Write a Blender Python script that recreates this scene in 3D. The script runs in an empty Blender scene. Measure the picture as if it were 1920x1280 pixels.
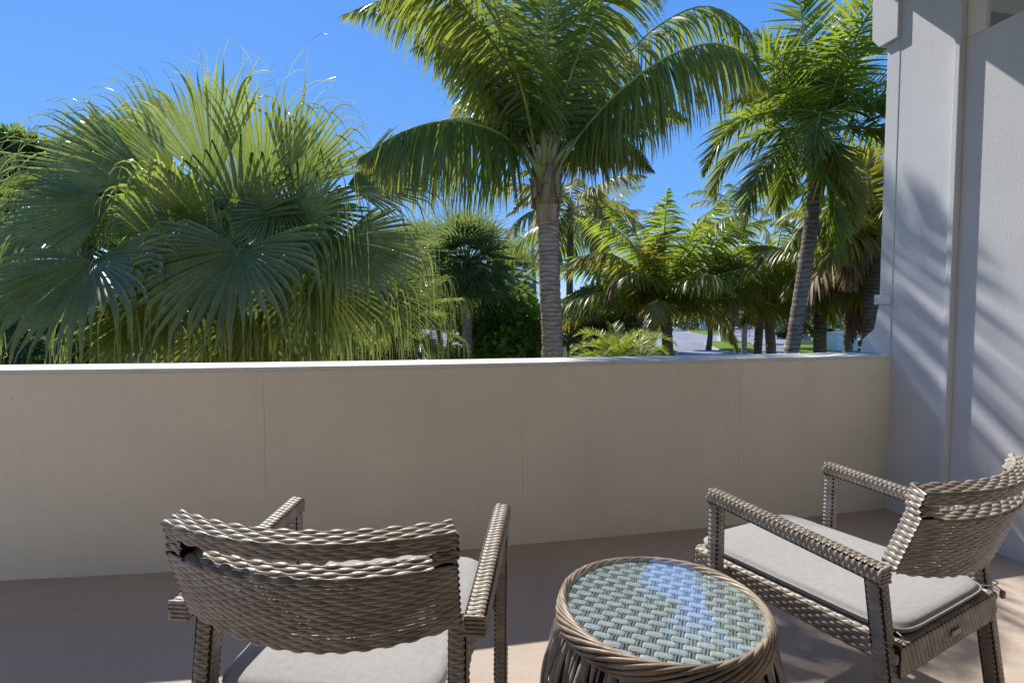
import bpy, math, random
import numpy as np
from mathutils import Vector
rnd = random.Random(7)
rng = np.random.default_rng(11)
R = math.radians
scene = bpy.context.scene
C = scene.collection

# ------------------------------------------------------------------ camera, sky, sun, exposure
EYE = 1.27
PITCH = math.atan(0.048)
cam_d = bpy.data.cameras.new('camera'); cam = bpy.data.objects.new('camera', cam_d); C.objects.link(cam)
cam.location = (0, 0, EYE); cam.rotation_euler = (math.pi/2 - PITCH, 0, 0)
cam_d.sensor_width = 36; cam_d.lens = 18.75; cam_d.clip_start = 0.05; cam_d.clip_end = 3000
scene.camera = cam

SUN_EL = math.atan(1.075)
SUN_AZ = math.atan2(-0.531, 0.847)          # angle from +Y towards +X of where the sun stands
world = bpy.data.worlds.new('World'); scene.world = world; world.use_nodes = True
nt = world.node_tree; bg = nt.nodes['Background']
sky = nt.nodes.new('ShaderNodeTexSky'); sky.sky_type = 'NISHITA'; sky.sun_disc = False
sky.sun_elevation = SUN_EL; sky.sun_rotation = SUN_AZ % (2*math.pi)
sky.air_density = 1.1; sky.dust_density = 0.3; sky.ozone_density = 2.2; sky.altitude = 0
SKYS = 0.13; bg.inputs[1].default_value = SKYS
gtc = nt.nodes.new('ShaderNodeTexCoord'); sep = nt.nodes.new('ShaderNodeSeparateXYZ'); nt.links.new(gtc.outputs['Generated'], sep.inputs[0])
grd = nt.nodes.new('ShaderNodeValToRGB'); nt.links.new(sep.outputs['Z'], grd.inputs[0])      # clear blue gradient by elevation
for i, (p_, c_) in enumerate(((0.0, (.46, .68, .90)), (.07, (.30, .56, .90)), (.20, (.125, .37, .86)), (.45, (.085, .30, .84)), (1.0, (.05, .17, .50)))):
    e = grd.color_ramp.elements[i] if i < 2 else grd.color_ramp.elements.new(p_)
    e.position = p_; e.color = (*c_, 1)
gs = nt.nodes.new('ShaderNodeVectorMath'); gs.operation = 'SCALE'; gs.inputs['Scale'].default_value = .56/SKYS; nt.links.new(grd.outputs[0], gs.inputs[0])
gm = nt.nodes.new('ShaderNodeMix'); gm.data_type = 'RGBA'; gm.inputs['Factor'].default_value = .93
nt.links.new(sky.outputs[0], gm.inputs['A']); nt.links.new(gs.outputs[0], gm.inputs['B']); nt.links.new(gm.outputs['Result'], bg.inputs[0])

sun_d = bpy.data.lights.new('sun', 'SUN'); sun_d.energy = 3.1; sun_d.angle = R(0.53); sun_d.color = (1, 0.95, 0.87)
sun = bpy.data.objects.new('sun', sun_d); C.objects.link(sun)
sdir = Vector((0.531*math.cos(SUN_EL), -0.847*math.cos(SUN_EL), -math.sin(SUN_EL)))
sun.rotation_euler = sdir.to_track_quat('-Z', 'Y').to_euler(); sun.location = (-6, 10, 14)
scene.view_settings.view_transform = 'Standard'; scene.view_settings.look = 'None'
scene.view_settings.exposure = 0.95; scene.view_settings.gamma = 1.0
scene.view_settings.use_curve_mapping = False
scene.render.engine = 'CYCLES'
scene.cycles.transparent_max_bounces = 16; scene.cycles.max_bounces = 8

GROUND = -2.0
F = 1000.0
cp, sp = math.cos(PITCH), math.sin(PITCH)
def ray(px, py):
    a, b = (px-960)/F, (640-py)/F
    return np.array([a, cp + b*sp, -sp + b*cp])
def at(px, py, Y):            # a point of the place seen at photo pixel (px, py), Y metres ahead
    d = ray(px, py); return np.array([0, 0, EYE]) + d*(Y/d[1])
def on(px, py, z=GROUND):     # a point on the level z
    d = ray(px, py); return np.array([0, 0, EYE]) + d*((z-EYE)/d[2])

# ------------------------------------------------------------------ object helpers
def tag(o, label=None, cat=None, group=None, kind=None):
    if label: o['label'] = label
    if cat: o['category'] = cat
    if group: o['group'] = group
    if kind: o['kind'] = kind
    return o
def thing(name, loc, label, cat, rz=0, group=None):
    o = bpy.data.objects.new(name, None); C.objects.link(o)
    o.location = tuple(loc); o.rotation_euler = (0, 0, rz); o.empty_display_size = .2
    return tag(o, label, cat, group)
def link(name, me, parent=None, mat=None, world_coords=False):
    o = bpy.data.objects.new(name, me); C.objects.link(o)
    if mat is not None:
        for m in (mat if isinstance(mat, (list, tuple)) else [mat]): me.materials.append(m)
    if parent is not None:
        o.parent = parent
        if world_coords:           # mesh coordinates are given in world space, parent is an unrotated empty
            o.location = tuple(-Vector(parent.location))
            if parent.parent: o.location = tuple(Vector(o.location) - Vector(parent.parent.location))
    return o
def mesh_q(name, V, Q, smooth=True, attr=None, midx=None):
    """mesh from numpy arrays: V (n,3), Q (m,4) quads or (m,3) tris"""
    V = np.ascontiguousarray(V, dtype=np.float32); Q = np.ascontiguousarray(Q, dtype=np.int32)
    k = Q.shape[1]; me = bpy.data.meshes.new(name)
    me.vertices.add(len(V)); me.vertices.foreach_set('co', V.ravel())
    me.loops.add(Q.size); me.loops.foreach_set('vertex_index', Q.ravel())
    me.polygons.add(len(Q)); me.polygons.foreach_set('loop_start', np.arange(0, Q.size, k, dtype=np.int32))
    me.polygons.foreach_set('loop_total', np.full(len(Q), k, dtype=np.int32))
    if smooth: me.polygons.foreach_set('use_smooth', np.ones(len(Q), dtype=bool))
    if midx is not None: me.polygons.foreach_set('material_index', np.asarray(midx, dtype=np.int32))
    if attr is not None:
        a = me.attributes.new('t', 'FLOAT', 'POINT'); a.data.foreach_set('value', np.ascontiguousarray(attr, dtype=np.float32))
    me.update(calc_edges=True); me.validate()
    return me
class MB:
    """collects pieces into one mesh"""
    def __init__(s): s.v = []; s.f = []
    def add(s, vs, fs):
        n = len(s.v); s.v += [tuple(map(float, p)) for p in vs]; s.f += [tuple(int(i)+n for i in f) for f in fs]; return s
    def box(s, x0, x1, y0, y1, z0, z1):
        return s.add([(x0,y0,z0),(x1,y0,z0),(x1,y1,z0),(x0,y1,z0),(x0,y0,z1),(x1,y0,z1),(x1,y1,z1),(x0,y1,z1)],
                     [(0,3,2,1),(4,5,6,7),(0,1,5,4),(1,2,6,5),(2,3,7,6),(3,0,4,7)])
    def prism(s, pts, z0, z1):       # polygon in plan (ccw), extruded
        n = len(pts); vs = [(p[0],p[1],z0) for p in pts] + [(p[0],p[1],z1) for p in pts]
        return s.add(vs, [tuple(range(n-1,-1,-1)), tuple(range(n,2*n))] + [(i,(i+1)%n,n+(i+1)%n,n+i) for i in range(n)])
    def slab(s, pts, d):             # planar polygon in space, thickened by vector d
        n = len(pts); pts = [np.array(p, float) for p in pts]; d = np.array(d, float)
        return s.add(pts + [p+d for p in pts], [tuple(range(n-1,-1,-1)), tuple(range(n,2*n))] + [(i,(i+1)%n,n+(i+1)%n,n+i) for i in range(n)])
    def tube(s, pts, rs, seg=8, cap=True):
        pts = [np.array(p, float) for p in pts]; n = len(pts); base = len(s.v)
        if not hasattr(rs, '__len__'): rs = [rs]*n
        ref = np.array([0.3, 0.9, 0.1])
        vs = []
        for i, p in enumerate(pts):
            t = pts[min(i+1, n-1)] - pts[max(i-1, 0)]; t /= np.linalg.norm(t)+1e-9
            a = np.cross(t, ref)
            if np.linalg.norm(a) < .1: a = np.cross(t, [1, 0, 0])
            a /= np.linalg.norm(a); b = np.cross(t, a)
            for k in range(seg):
                th = 2*math.pi*k/seg; vs.append(p + rs[i]*(a*math.cos(th)+b*math.sin(th)))
        fs = [(i*seg+k, i*seg+(k+1)%seg, (i+1)*seg+(k+1)%seg, (i+1)*seg+k) for i in range(n-1) for k in range(seg)]
        if cap: fs += [tuple(range(seg-1, -1, -1)), tuple((n-1)*seg+k for k in range(seg))]
        return s.add(vs, fs)
    def mesh(s, name, smooth=False, bevel=0, bseg=2):
        me = bpy.data.meshes.new(name); me.from_pydata(s.v, [], s.f)
        if bevel:
            import bmesh
            bm = bmesh.new(); bm.from_mesh(me)
            bmesh.ops.bevel(bm, geom=bm.edges[:], offset=bevel, segments=bseg, profile=.5, affect='EDGES', clamp_overlap=True)
            bm.to_mesh(me); bm.free()
        if smooth: me.polygons.foreach_set('use_smooth', [True]*len(me.polygons))
        me.update(); return me
    def build(s, name, mat, parent=None, smooth=False, bevel=0, wc=False, bseg=2):
        return link(name, s.mesh(name, smooth, bevel, bseg), parent, mat, wc)

def crom(P, n):
    P = [np.array(p, float) for p in P]
    if len(P) == 2: return np.array([P[0] + (P[1]-P[0])*t for t in np.linspace(0, 1, n)])
    Q = [2*P[0]-P[1]] + P + [2*P[-1]-P[-2]]; out = []
    for i in range(1, len(Q)-2):
        p0, p1, p2, p3 = Q[i-1:i+3]
        for t in np.linspace(0, 1, 24, endpoint=False):
            out.append(.5*((2*p1)+(-p0+p2)*t+(2*p0-5*p1+4*p2-p3)*t*t+(-p0+3*p1-3*p2+p3)*t**3))
    out.append(P[-1]); out = np.array(out); d = np.concatenate([[0], np.cumsum(np.linalg.norm(np.diff(out, axis=0), axis=1))])
    s = np.linspace(0, d[-1], n); return np.stack([np.interp(s, d, out[:, k]) for k in range(3)], 1)

# ------------------------------------------------------------------ materials
def mat(name, col, rough=.8, spec=.3, var=.15, scale=3, bump=0, bscale=40, col2=None, detail=5, metallic=0, stretch=None, coat=0, wear=None, ring=None):
    m = bpy.data.materials.new(name); m.use_nodes = True; n = m.node_tree; b = n.nodes['Principled BSDF']
    b.inputs['Roughness'].default_value = rough; b.inputs['Specular IOR Level'].default_value = spec
    b.inputs['Metallic'].default_value = metallic; b.inputs['Coat Weight'].default_value = coat
    tc = n.nodes.new('ShaderNodeTexCoord'); src = tc.outputs['Object']
    if stretch:
        mp = n.nodes.new('ShaderNodeMapping'); mp.inputs['Scale'].default_value = stretch; n.links.new(src, mp.inputs[0]); src = mp.outputs[0]
    no = n.nodes.new('ShaderNodeTexNoise'); no.inputs['Scale'].default_value = scale; no.inputs['Detail'].default_value = detail
    n.links.new(src, no.inputs['Vector'])
    cr = n.nodes.new('ShaderNodeValToRGB'); c2 = col2 or [c*(1-var*2) for c in col]; c1 = col if col2 else [min(1, c*(1+var)) for c in col]
    cr.color_ramp.elements[0].position = .32; cr.color_ramp.elements[1].position = .68
    cr.color_ramp.elements[0].color = (*c2, 1); cr.color_ramp.elements[1].color = (*c1, 1)
    n.links.new(no.outputs[0], cr.inputs[0]); colout = cr.outputs[0]
    def mult(fac_socket, dark, colout):
        mx = n.nodes.new('ShaderNodeMix'); mx.data_type = 'RGBA'; mx.blend_type = 'MULTIPLY'; n.links.new(fac_socket, mx.inputs['Factor'])
        n.links.new(colout, mx.inputs['A']); mx.inputs['B'].default_value = (*dark, 1); return mx.outputs['Result']
    def noisefac(scale_vec, lo, hi, det=6):
        mp = n.nodes.new('ShaderNodeMapping'); mp.inputs['Scale'].default_value = scale_vec; n.links.new(tc.outputs['Object'], mp.inputs[0])
        q = n.nodes.new('ShaderNodeTexNoise'); q.inputs['Scale'].default_value = 1; q.inputs['Detail'].default_value = det; q.inputs['Roughness'].default_value = .6; n.links.new(mp.outputs[0], q.inputs['Vector'])
        r_ = n.nodes.new('ShaderNodeMapRange'); r_.inputs['From Min'].default_value = lo; r_.inputs['From Max'].default_value = hi; n.links.new(q.outputs[0], r_.inputs['Value']); return r_.outputs[0]
    if wear:            # streaks and blotches of dirt with their own shapes
        for sv, lo, hi, dk in wear: colout = mult(noisefac(sv, lo, hi), dk, colout)
    if ring:            # dark ring scars round a trunk
        wv = n.nodes.new('ShaderNodeTexWave'); wv.bands_direction = 'Z'; wv.inputs['Scale'].default_value = ring; wv.inputs['Distortion'].default_value = 4.5; wv.inputs['Detail'].default_value = 3; wv.inputs['Detail Scale'].default_value = 1.5
        n.links.new(tc.outputs['Object'], wv.inputs['Vector']); r_ = n.nodes.new('ShaderNodeMapRange'); r_.inputs['From Min'].default_value = .35; r_.inputs['From Max'].default_value = .05; n.links.new(wv.outputs[0], r_.inputs['Value'])
        colout = mult(r_.outputs[0], (.58, .54, .50), colout)
    n.links.new(colout, b.inputs['Base Color'])
    if bump:
        n2 = n.nodes.new('ShaderNodeTexNoise'); n2.inputs['Scale'].default_value = bscale; n2.inputs['Detail'].default_value = 6
        n.links.new(src, n2.inputs['Vector'])
        bp = n.nodes.new('ShaderNodeBump'); bp.inputs['Strength'].default_value = bump; bp.inputs['Distance'].default_value = .01
        n.links.new(n2.outputs[0], bp.inputs['Height']); n.links.new(bp.outputs[0], b.inputs['Normal'])
    return m
def leafmat(name, col, tip, trans=(.30, .42, .04), tw=.4, rough=.38, dry=.0):
    """leaf: base colour drifts towards tip colour along the point attribute t, varies per frond and by noise; partly translucent"""
    m = bpy.data.materials.new(name); m.use_nodes = True; n = m.node_tree; L = n.links.new
    b = n.nodes['Principled BSDF']; out = n.nodes['Material Output']
    b.inputs['Roughness'].default_value = rough; b.inputs['Specular IOR Level'].default_value = .55
    at_ = n.nodes.new('ShaderNodeAttribute'); at_.attribute_name = 't'
    oi = n.nodes.new('ShaderNodeObjectInfo')
    tc = n.nodes.new('ShaderNodeTexCoord'); no = n.nodes.new('ShaderNodeTexNoise'); no.inputs['Scale'].default_value = 2.2; no.inputs['Detail'].default_value = 4
    L(tc.outputs['Object'], no.inputs['Vector'])
    a1 = n.nodes.new('ShaderNodeMath'); a1.operation = 'MULTIPLY_ADD'; L(no.outputs[0], a1.inputs[0]); a1.inputs[1].default_value = .9; L(at_.outputs['Fac'], a1.inputs[2])
    a2 = n.nodes.new('ShaderNodeMath'); a2.operation = 'MULTIPLY_ADD'; L(oi.outputs['Random'], a2.inputs[0]); a2.inputs[1].default_value = .35; L(a1.outputs[0], a2.inputs[2])
    mr = n.nodes.new('ShaderNodeMapRange'); mr.inputs['From Min'].default_value = .75-dry; mr.inputs['From Max'].default_value = 1.75-dry; L(a2.outputs[0], mr.inputs['Value'])
    mx = n.nodes.new('ShaderNodeMix'); mx.data_type = 'RGBA'; L(mr.outputs[0], mx.inputs['Factor']); mx.inputs['A'].default_value = (*col, 1); mx.inputs['B'].default_value = (*tip, 1)
    n3 = n.nodes.new('ShaderNodeTexNoise'); n3.inputs['Scale'].default_value = 26; L(tc.outputs['Object'], n3.inputs['Vector'])
    hs = n.nodes.new('ShaderNodeHueSaturation'); L(mx.outputs['Result'], hs.inputs['Color'])
    mv = n.nodes.new('ShaderNodeMapRange'); mv.inputs['From Min'].default_value = .3; mv.inputs['From Max'].default_value = .7
    mv.inputs['To Min'].default_value = .78; mv.inputs['To Max'].default_value = 1.25
    L(n3.outputs[0], mv.inputs['Value']); L(mv.outputs[0], hs.inputs['Value'])
    L(hs.outputs[0], b.inputs['Base Color'])
    tr = n.nodes.new('ShaderNodeBsdfTranslucent'); m2 = n.nodes.new('ShaderNodeMix'); m2.data_type = 'RGBA'; m2.blend_type = 'MIX'
    m2.inputs['Factor'].default_value = .35; m2.inputs['A'].default_value = (*trans, 1)
    sc = n.nodes.new('ShaderNodeVectorMath'); sc.operation = 'SCALE'; sc.inputs['Scale'].default_value = 3.2; L(hs.outputs[0], sc.inputs[0]); L(sc.outputs[0], m2.inputs['B'])
    L(m2.outputs['Result'], tr.inputs['Color'])
    ms = n.nodes.new('ShaderNodeMixShader'); ms.inputs[0].default_value = tw; L(b.outputs[0], ms.inputs[1]); L(tr.outputs[0], ms.inputs[2]); L(ms.outputs[0], out.inputs[0])
    return m

M = {}
M['parapet'] = mat('cream_render', (.87, .81, .68), .85, .2, .03, 1.1, .3, 70, wear=[((5, 5, .7), .56, .74, (.945, .94, .92)), ((.9, .9, .9), .5, .8, (.92, .91, .90)), ((26, 26, 26), .66, .74, (.86, .84, .82))])
M['facade'] = mat('cream_house_wall', (.84, .80, .70), .85, .2, .03, 1.1)
M['cap'] = mat('white_cap_paint', (.74, .74, .72), .7, .3, .04, 2, .1, 70, wear=[((3, 3, 3), .52, .7, (.82, .80, .76)), ((30, 30, 30), .62, .72, (.7, .68, .64))])
M['white'] = mat('white_wall_paint', (.66, .675, .71), .75, .25, .04, 1.5, .14, 130, wear=[((6, 6, .6), .55, .75, (.92, .92, .92)), ((22, 22, 22), .68, .74, (.84, .84, .85))])
M['soffit'] = mat('soffit_paint', (.80, .76, .70), .85, .2, .04, 1.5, .1, 60)
M['floor'] = mat('pink_concrete_floor', (.54, .455, .39), .8, .25, .10, 1.6, .25, 60, col2=(.46, .375, .315), wear=[((.7, .7, .7), .48, .7, (.84, .82, .80)), ((3.2, 3.2, 3.2), .55, .72, (.88, .86, .85)), ((45, 45, 45), .68, .76, (.7, .66, .62))])
M['asphalt'] = mat('pale_asphalt', (.27, .27, .31), .85, .3, .12, .35, .2, 30)
M['kerb'] = mat('concrete_kerb', (.55, .53, .50), .8, .2, .1, 1)
M['lawn'] = mat('short_lawn', (.17, .25, .03), .9, .1, .25, 1.2, .6, 30, col2=(.10, .17, .02))
M['soil'] = mat('planted_ground', (.07, .085, .03), .95, .1, .3, .5, .6, 6, col2=(.04, .045, .02))
M['bark'] = mat('palm_bark', (.56, .44, .34), .9, .15, .2, 7, .9, 30, col2=(.30, .22, .165), stretch=(1, 1, 3), ring=5.2)
M['bark_grey'] = mat('grey_palm_bark', (.36, .30, .25), .9, .15, .2, 6, .9, 26, col2=(.19, .155, .13), stretch=(1, 1, 3), ring=4.2)
M['bark_dark'] = mat('dark_bark', (.12, .09, .065), .9, .15, .2, 6, .9, 26)
M['fibre'] = mat('palm_boot_fibre', (.58, .42, .26), .9, .15, .2, 9, 1, 40, col2=(.30, .20, .12), stretch=(1, 1, .25))
M['shaft'] = mat('green_crownshaft', (.17, .22, .09), .5, .4, .15, 5, .2, 20)
M['petiole'] = mat('palm_petiole', (.38, .36, .09), .5, .4, .15, 5, .1, 20, col2=(.20, .22, .05))
M['petiole_dark'] = mat('green_petiole', (.14, .18, .04), .5, .4, .15, 5, .1, 20)
M['coco'] = leafmat('coconut_leaf', (.09, .145, .028), (.27, .25, .035), (.36, .44, .05), .44)
M['coco_y'] = leafmat('yellowing_coconut_leaf', (.085, .13, .02), (.34, .25, .04), (.42, .42, .05), .42, dry=.15)
M['coco_b'] = leafmat('dry_coconut_leaf', (.30, .20, .10), (.22, .12, .06), (.4, .25, .1), .2, .6)
M['fan'] = leafmat('fan_palm_leaf', (.125, .155, .024), (.40, .40, .17), (.27, .38, .035), .36, .28)
M['fan_l'] = leafmat('young_fan_leaf', (.11, .15, .018), (.40, .40, .15), (.30, .42, .03), .42, .32)
M['thatch'] = leafmat('thatch_palm_leaf', (.11, .16, .06), (.20, .22, .07), (.30, .38, .08), .36, .38)
M['xmas'] = leafmat('bright_palm_leaf', (.09, .16, .022), (.25, .26, .03), (.42, .50, .05), .48, .36)
M['date'] = leafmat('low_palm_leaf', (.16, .24, .03), (.30, .30, .04), (.42, .5, .05), .4, .4)
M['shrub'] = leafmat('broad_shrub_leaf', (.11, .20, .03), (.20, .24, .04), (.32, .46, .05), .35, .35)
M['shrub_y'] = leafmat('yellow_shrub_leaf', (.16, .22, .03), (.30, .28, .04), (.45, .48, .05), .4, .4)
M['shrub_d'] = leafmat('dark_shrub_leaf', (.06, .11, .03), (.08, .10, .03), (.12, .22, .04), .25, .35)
M['wicker'] = mat('wicker_strand', (.45, .40, .345), .40, .6, .12, 22, .12, 90, col2=(.27, .225, .185))
M['wicker_core'] = mat('wicker_core', (.045, .036, .03), .8, .2, .1, 10)
M['strap'] = mat('grey_strap', (.62, .65, .67), .45, .4, .15, 14, .25, 60, col2=(.40, .43, .45), stretch=(1, 8, 1))
M['board'] = mat('grey_board', (.16, .165, .165), .8)
M['stake'] = mat('grey_stake', (.28, .28, .27), .5, .4, .15, 14)
M['drum'] = mat('drum_strand', (.42, .39, .37), .5, .4, .2, 12, .3, 50, col2=(.21, .19, .18), stretch=(6, 6, 1))
M['rim'] = mat('rim_strand', (.42, .335, .255), .4, .5, .15, 16, .15, 60, col2=(.20, .155, .12))
M['metal'] = mat('brushed_metal', (.5, .5, .5), .35, .5, .05, 20, metallic=1)
M['dark'] = mat('dark_paint', (.05, .055, .06), .5, .4, .1, 5)
M['toggle'] = mat('cord_toggle', (.36, .34, .31), .5, .4, .1, 30)
M['bluewall'] = mat('pale_blue_wall', (.62, .68, .72), .8, .2, .04, 1)
M['tanwall'] = mat('tan_wall', (.42, .36, .28), .85, .2, .08, 1)
M['roofgrey'] = mat('grey_metal_roof', (.13, .13, .14), .5, .4, .1, 2)
M['silver'] = mat('silver_car_paint', (.42, .43, .45), .25, .6, .02, 2, metallic=.6, coat=.8)
M['carglass'] = mat('car_glass', (.02, .025, .03), .05, .8, .02, 2)
M['rubber'] = mat('tyre_rubber', (.02, .02, .02), .8, .2, .1, 8)

def cushion_mat():
    m = mat('grey_cushion_fabric', (.38, .375, .375), .95, .1, .04, 60, 0)
    n = m.node_tree; b = n.nodes['Principled BSDF']; tc = n.nodes.new('ShaderNodeTexCoord')
    mp = n.nodes.new('ShaderNodeMapping'); mp.inputs['Scale'].default_value = (60, 700, 60); n.links.new(tc.outputs['Object'], mp.inputs[0])
    no = n.nodes.new('ShaderNodeTexNoise'); no.inputs['Scale'].default_value = 1; no.inputs['Detail'].default_value = 3; n.links.new(mp.outputs[0], no.inputs['Vector'])
    bp = n.nodes.new('ShaderNodeBump'); bp.inputs['Strength'].default_value = .35; bp.inputs['Distance'].default_value = .002
    n.links.new(no.outputs[0], bp.inputs['Height']); n.links.new(bp.outputs[0], b.inputs['Normal']); b.inputs['Sheen Weight'].default_value = .2
    return m
M['cushion'] = cushion_mat()
def glass_mat():
    m = bpy.data.materials.new('table_glass'); m.use_nodes = True; n = m.node_tree; n.nodes.remove(n.nodes['Principled BSDF'])
    out = n.nodes['Material Output']; tr = n.nodes.new('ShaderNodeBsdfTransparent'); tr.inputs[0].default_value = (.94, .97, .985, 1)
    gl = n.nodes.new('ShaderNodeBsdfGlossy'); gl.inputs['Roughness'].default_value = .015; gl.inputs[0].default_value = (1, 1, 1, 1)
    lw_ = n.nodes.new('ShaderNodeLayerWeight'); lw_.inputs[0].default_value = .5      # Schlick reflectance, the same from both sides
    p5 = n.nodes.new('ShaderNodeMath'); p5.operation = 'POWER'; n.links.new(lw_.outputs['Facing'], p5.inputs[0]); p5.inputs[1].default_value = 3.2
    fr = n.nodes.new('ShaderNodeMath'); fr.operation = 'MULTIPLY_ADD'; n.links.new(p5.outputs[0], fr.inputs[0]); fr.inputs[1].default_value = .9; fr.inputs[2].default_value = .07
    ms = n.nodes.new('ShaderNodeMixShader')
    n.links.new(fr.outputs[0], ms.inputs[0]); n.links.new(tr.outputs[0], ms.inputs[1]); n.links.new(gl.outputs[0], ms.inputs[2]); n.links.new(ms.outputs[0], out.inputs[0])
    return m
M['glass'] = glass_mat()

# ------------------------------------------------------------------ balcony
XW0, YW0 = 2.47, 3.47                    # inner corner of parapet and end wall
base_pts = [np.array(p) for p in [(-4.6, 2.26), (-3.4, 2.385), (-2.461, 2.505), (-1.639, 2.60), (-.80, 2.735), (.0594, 2.913), (.72, 3.05), (1.3755, 3.195), (XW0, YW0)]]
nin = np.array([.98, .196]); nin /= np.linalg.norm(nin)      # normal of the end wall, pointing away from the balcony
wdir = np.array([nin[1], -nin[0]])                            # along the end wall towards the camera
ZP = 1.014; TH = .30
def offs(pts, d):
    res = []
    for i, p in enumerate(pts):
        t = pts[min(i+1, len(pts)-1)] - pts[max(i-1, 0)]; t = t/np.linalg.norm(t); res.append(p + d*np.array([-t[1], t[0]]))
    return res
def wall_strip(pi, po, z0, z1):
    m = MB(); n = len(pi)
    vs = [(*p, z0) for p in pi] + [(*p, z0) for p in po] + [(*p, z1) for p in pi] + [(*p, z1) for p in po]
    fs = []
    for i in range(n-1):
        a, b = i, i+1
        fs += [(a, b, 2*n+b, 2*n+a), (n+b, n+a, 3*n+a, 3*n+b), (2*n+a, 2*n+b, 3*n+b, 3*n+a), (b, a, n+a, n+b)]
    fs += [(n, 0, 2*n, 3*n), (n-1, 2*n-1, 4*n-1, 3*n-1)]
    return m.add(vs, fs)
par = thing('parapet_wall', (0, 3, 0), 'long cream rendered parapet wall with a white top closing the balcony', 'wall')
# panels between the seams (each a piece of its own, 3 mm joints)
def lerp(a, b, t): return a + (b-a)*t
def sub(pts, x0, x1):
    xs = sorted({x0, x1, *[p[0] for p in pts if x0 < p[0] < x1]})
    P = np.array(pts); return [np.array([x, np.interp(x, P[:, 0], P[:, 1])]) for x in xs]
seams = [-4.6, -1.247, .0594, 1.3755, XW0]
G3 = .0012
for i in range(4):
    ps = sub(base_pts, seams[i]+(G3 if i else 0), seams[i+1]-(G3 if i < 3 else 0))
    wall_strip(ps, offs(ps, TH-.004), -.25, ZP-.022).build('panel', M['parapet'], par, wc=True)
pj = offs(base_pts, .002)
wall_strip(pj, offs(base_pts, TH-.012), -.25, ZP-.025).build('core', M['parapet'], par, wc=True)
ci = offs(base_pts, -.000)
wall_strip(ci, offs(base_pts, TH+.004), ZP-.0215, ZP).build('coping', M['cap'], par, wc=True, bevel=.003)

# balcony floor slab
fl = MB(); bp2 = [tuple(p) for p in offs(base_pts, .10)]
back = [(2.45+1.1, -1.6), (-4.2, -3.2)]
fl.prism(bp2[::-1] + [(-4.9, -3.0), (3.55, -1.2)], -.25, 0)
o = fl.build('balcony_floor', M['floor']); tag(o, kind='structure')
# ground-side face of the building below the balcony
lw = MB(); pp = offs(base_pts, .02); qq = offs(base_pts, .28)
o = wall_strip(pp, qq, GROUND-.2, -.252).build('lower_wall', M['parapet']); tag(o, 'cream building wall below the balcony floor, hidden behind the parapet', 'wall')

# end wall on the right, with fin and outer pilaster
ew = thing('end_wall', (XW0, YW0, 0), 'tall bluish white rendered end wall on the right with palm shadows across it', 'wall')
c0 = np.array([XW0, YW0]) + wdir*.0         # runs past the parapet to the outer face
c1 = np.array([XW0, YW0]) + wdir*4.9
fin0 = np.array([2.549, 3.067])
w = MB(); cc = np.array([XW0, YW0])
fin_far = fin0 - wdir*.034
ff = fin_far + wdir*.01
w.prism([tuple(ff), tuple(ff+nin*.2), tuple(c1+nin*.2), tuple(c1)], -.25, 2.82)
w.build('wall_panel', M['white'], ew, wc=True)
w = MB(); w.prism([tuple(c0), tuple(c0+nin*.2), tuple(ff-wdir*.001+nin*.03), tuple(ff-wdir*.001)], -.25, 3.46)
w.build('wall_panel', M['white'], ew, wc=True)
w = MB(); a = fin0 - nin*.042; b_ = fin_far - nin*.042
w.prism([tuple(a), tuple(b_), tuple(fin_far+nin*.0), tuple(fin0+nin*.0)], 0, 3.46)
w.build('fin', M['white'], ew, wc=True, bevel=.004)
w = MB(); a2 = fin0 + wdir*.10
w.prism([tuple(ff+nin*.001), tuple(ff+nin*.03), tuple(a2+nin*.03), tuple(a2+nin*.001)], 2.823, 3.46)
w.build('column_head', M['soffit'], ew, wc=True, bevel=.004)
# outer end of the wall: flared foot, band and bracket head, in the plane of the wall
pl = thing('buttress', (*c0, ZP), 'slim white buttress with flared foot, band and bracket head on the parapet end', 'buttress')
def prof(pts2, d0, d1, name, bev=.004, m_=M['white']):
    # pts2: (distance outwards past the wall end, z); spans d0..d1 along the wall normal
    m = MB(); P = [(*(c0 - wdir*q[0] + nin*d0), q[1]) for q in pts2]
    m.slab(P, (*(nin*(d1-d0)), 0)); return m.build(name, m_, pl, wc=True, bevel=bev)
prof([(.002, ZP+.001), (.235, ZP+.001), (.22, ZP+.095), (.13, ZP+.165), (.097, ZP+.33), (.002, ZP+.33)], -.006, .19, 'flared_foot')
prof([(.0, ZP+.331), (.122, ZP+.331), (.122, ZP+.395), (.0, ZP+.395)], -.020, .2, 'band')
prof([(.002, ZP+.396), (.097, ZP+.396), (.095, 3.03), (.002, 3.03)], -.003, .19, 'shaft')
prof([(.0, 3.031), (.135, 3.031), (.19, 3.10), (.20, 3.46), (.0, 3.46)], -.03, .20, 'bracket')
# roof over the balcony
rf = thing('balcony_roof', (0, 0, 3.46), 'flat concrete roof slab above the balcony with its edge just out of frame', 'roof')
ri = offs(base_pts, .20); far_r = np.array([XW0, YW0]) + nin*2.4 + np.array([-.196, .98])*.0
rr = [tuple(p) for p in ri] + [(2.75, 3.34), (5.2, 3.84)]
MB().prism(rr[::-1] + [(-4.9, -3.0), (5.2, -1.0)], 3.462, 3.75).build('slab', M['soffit'], rf, wc=True)
b0 = fin0 + nin*.04 - wdir*.02; b1 = b0 + nin*1.9
MB().prism([tuple(b0), tuple(b1), tuple(b1 - wdir*.25), tuple(b0 - wdir*.25)], 3.0, 3.46).build('cross_beam', M['soffit'], rf, wc=True)

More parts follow.
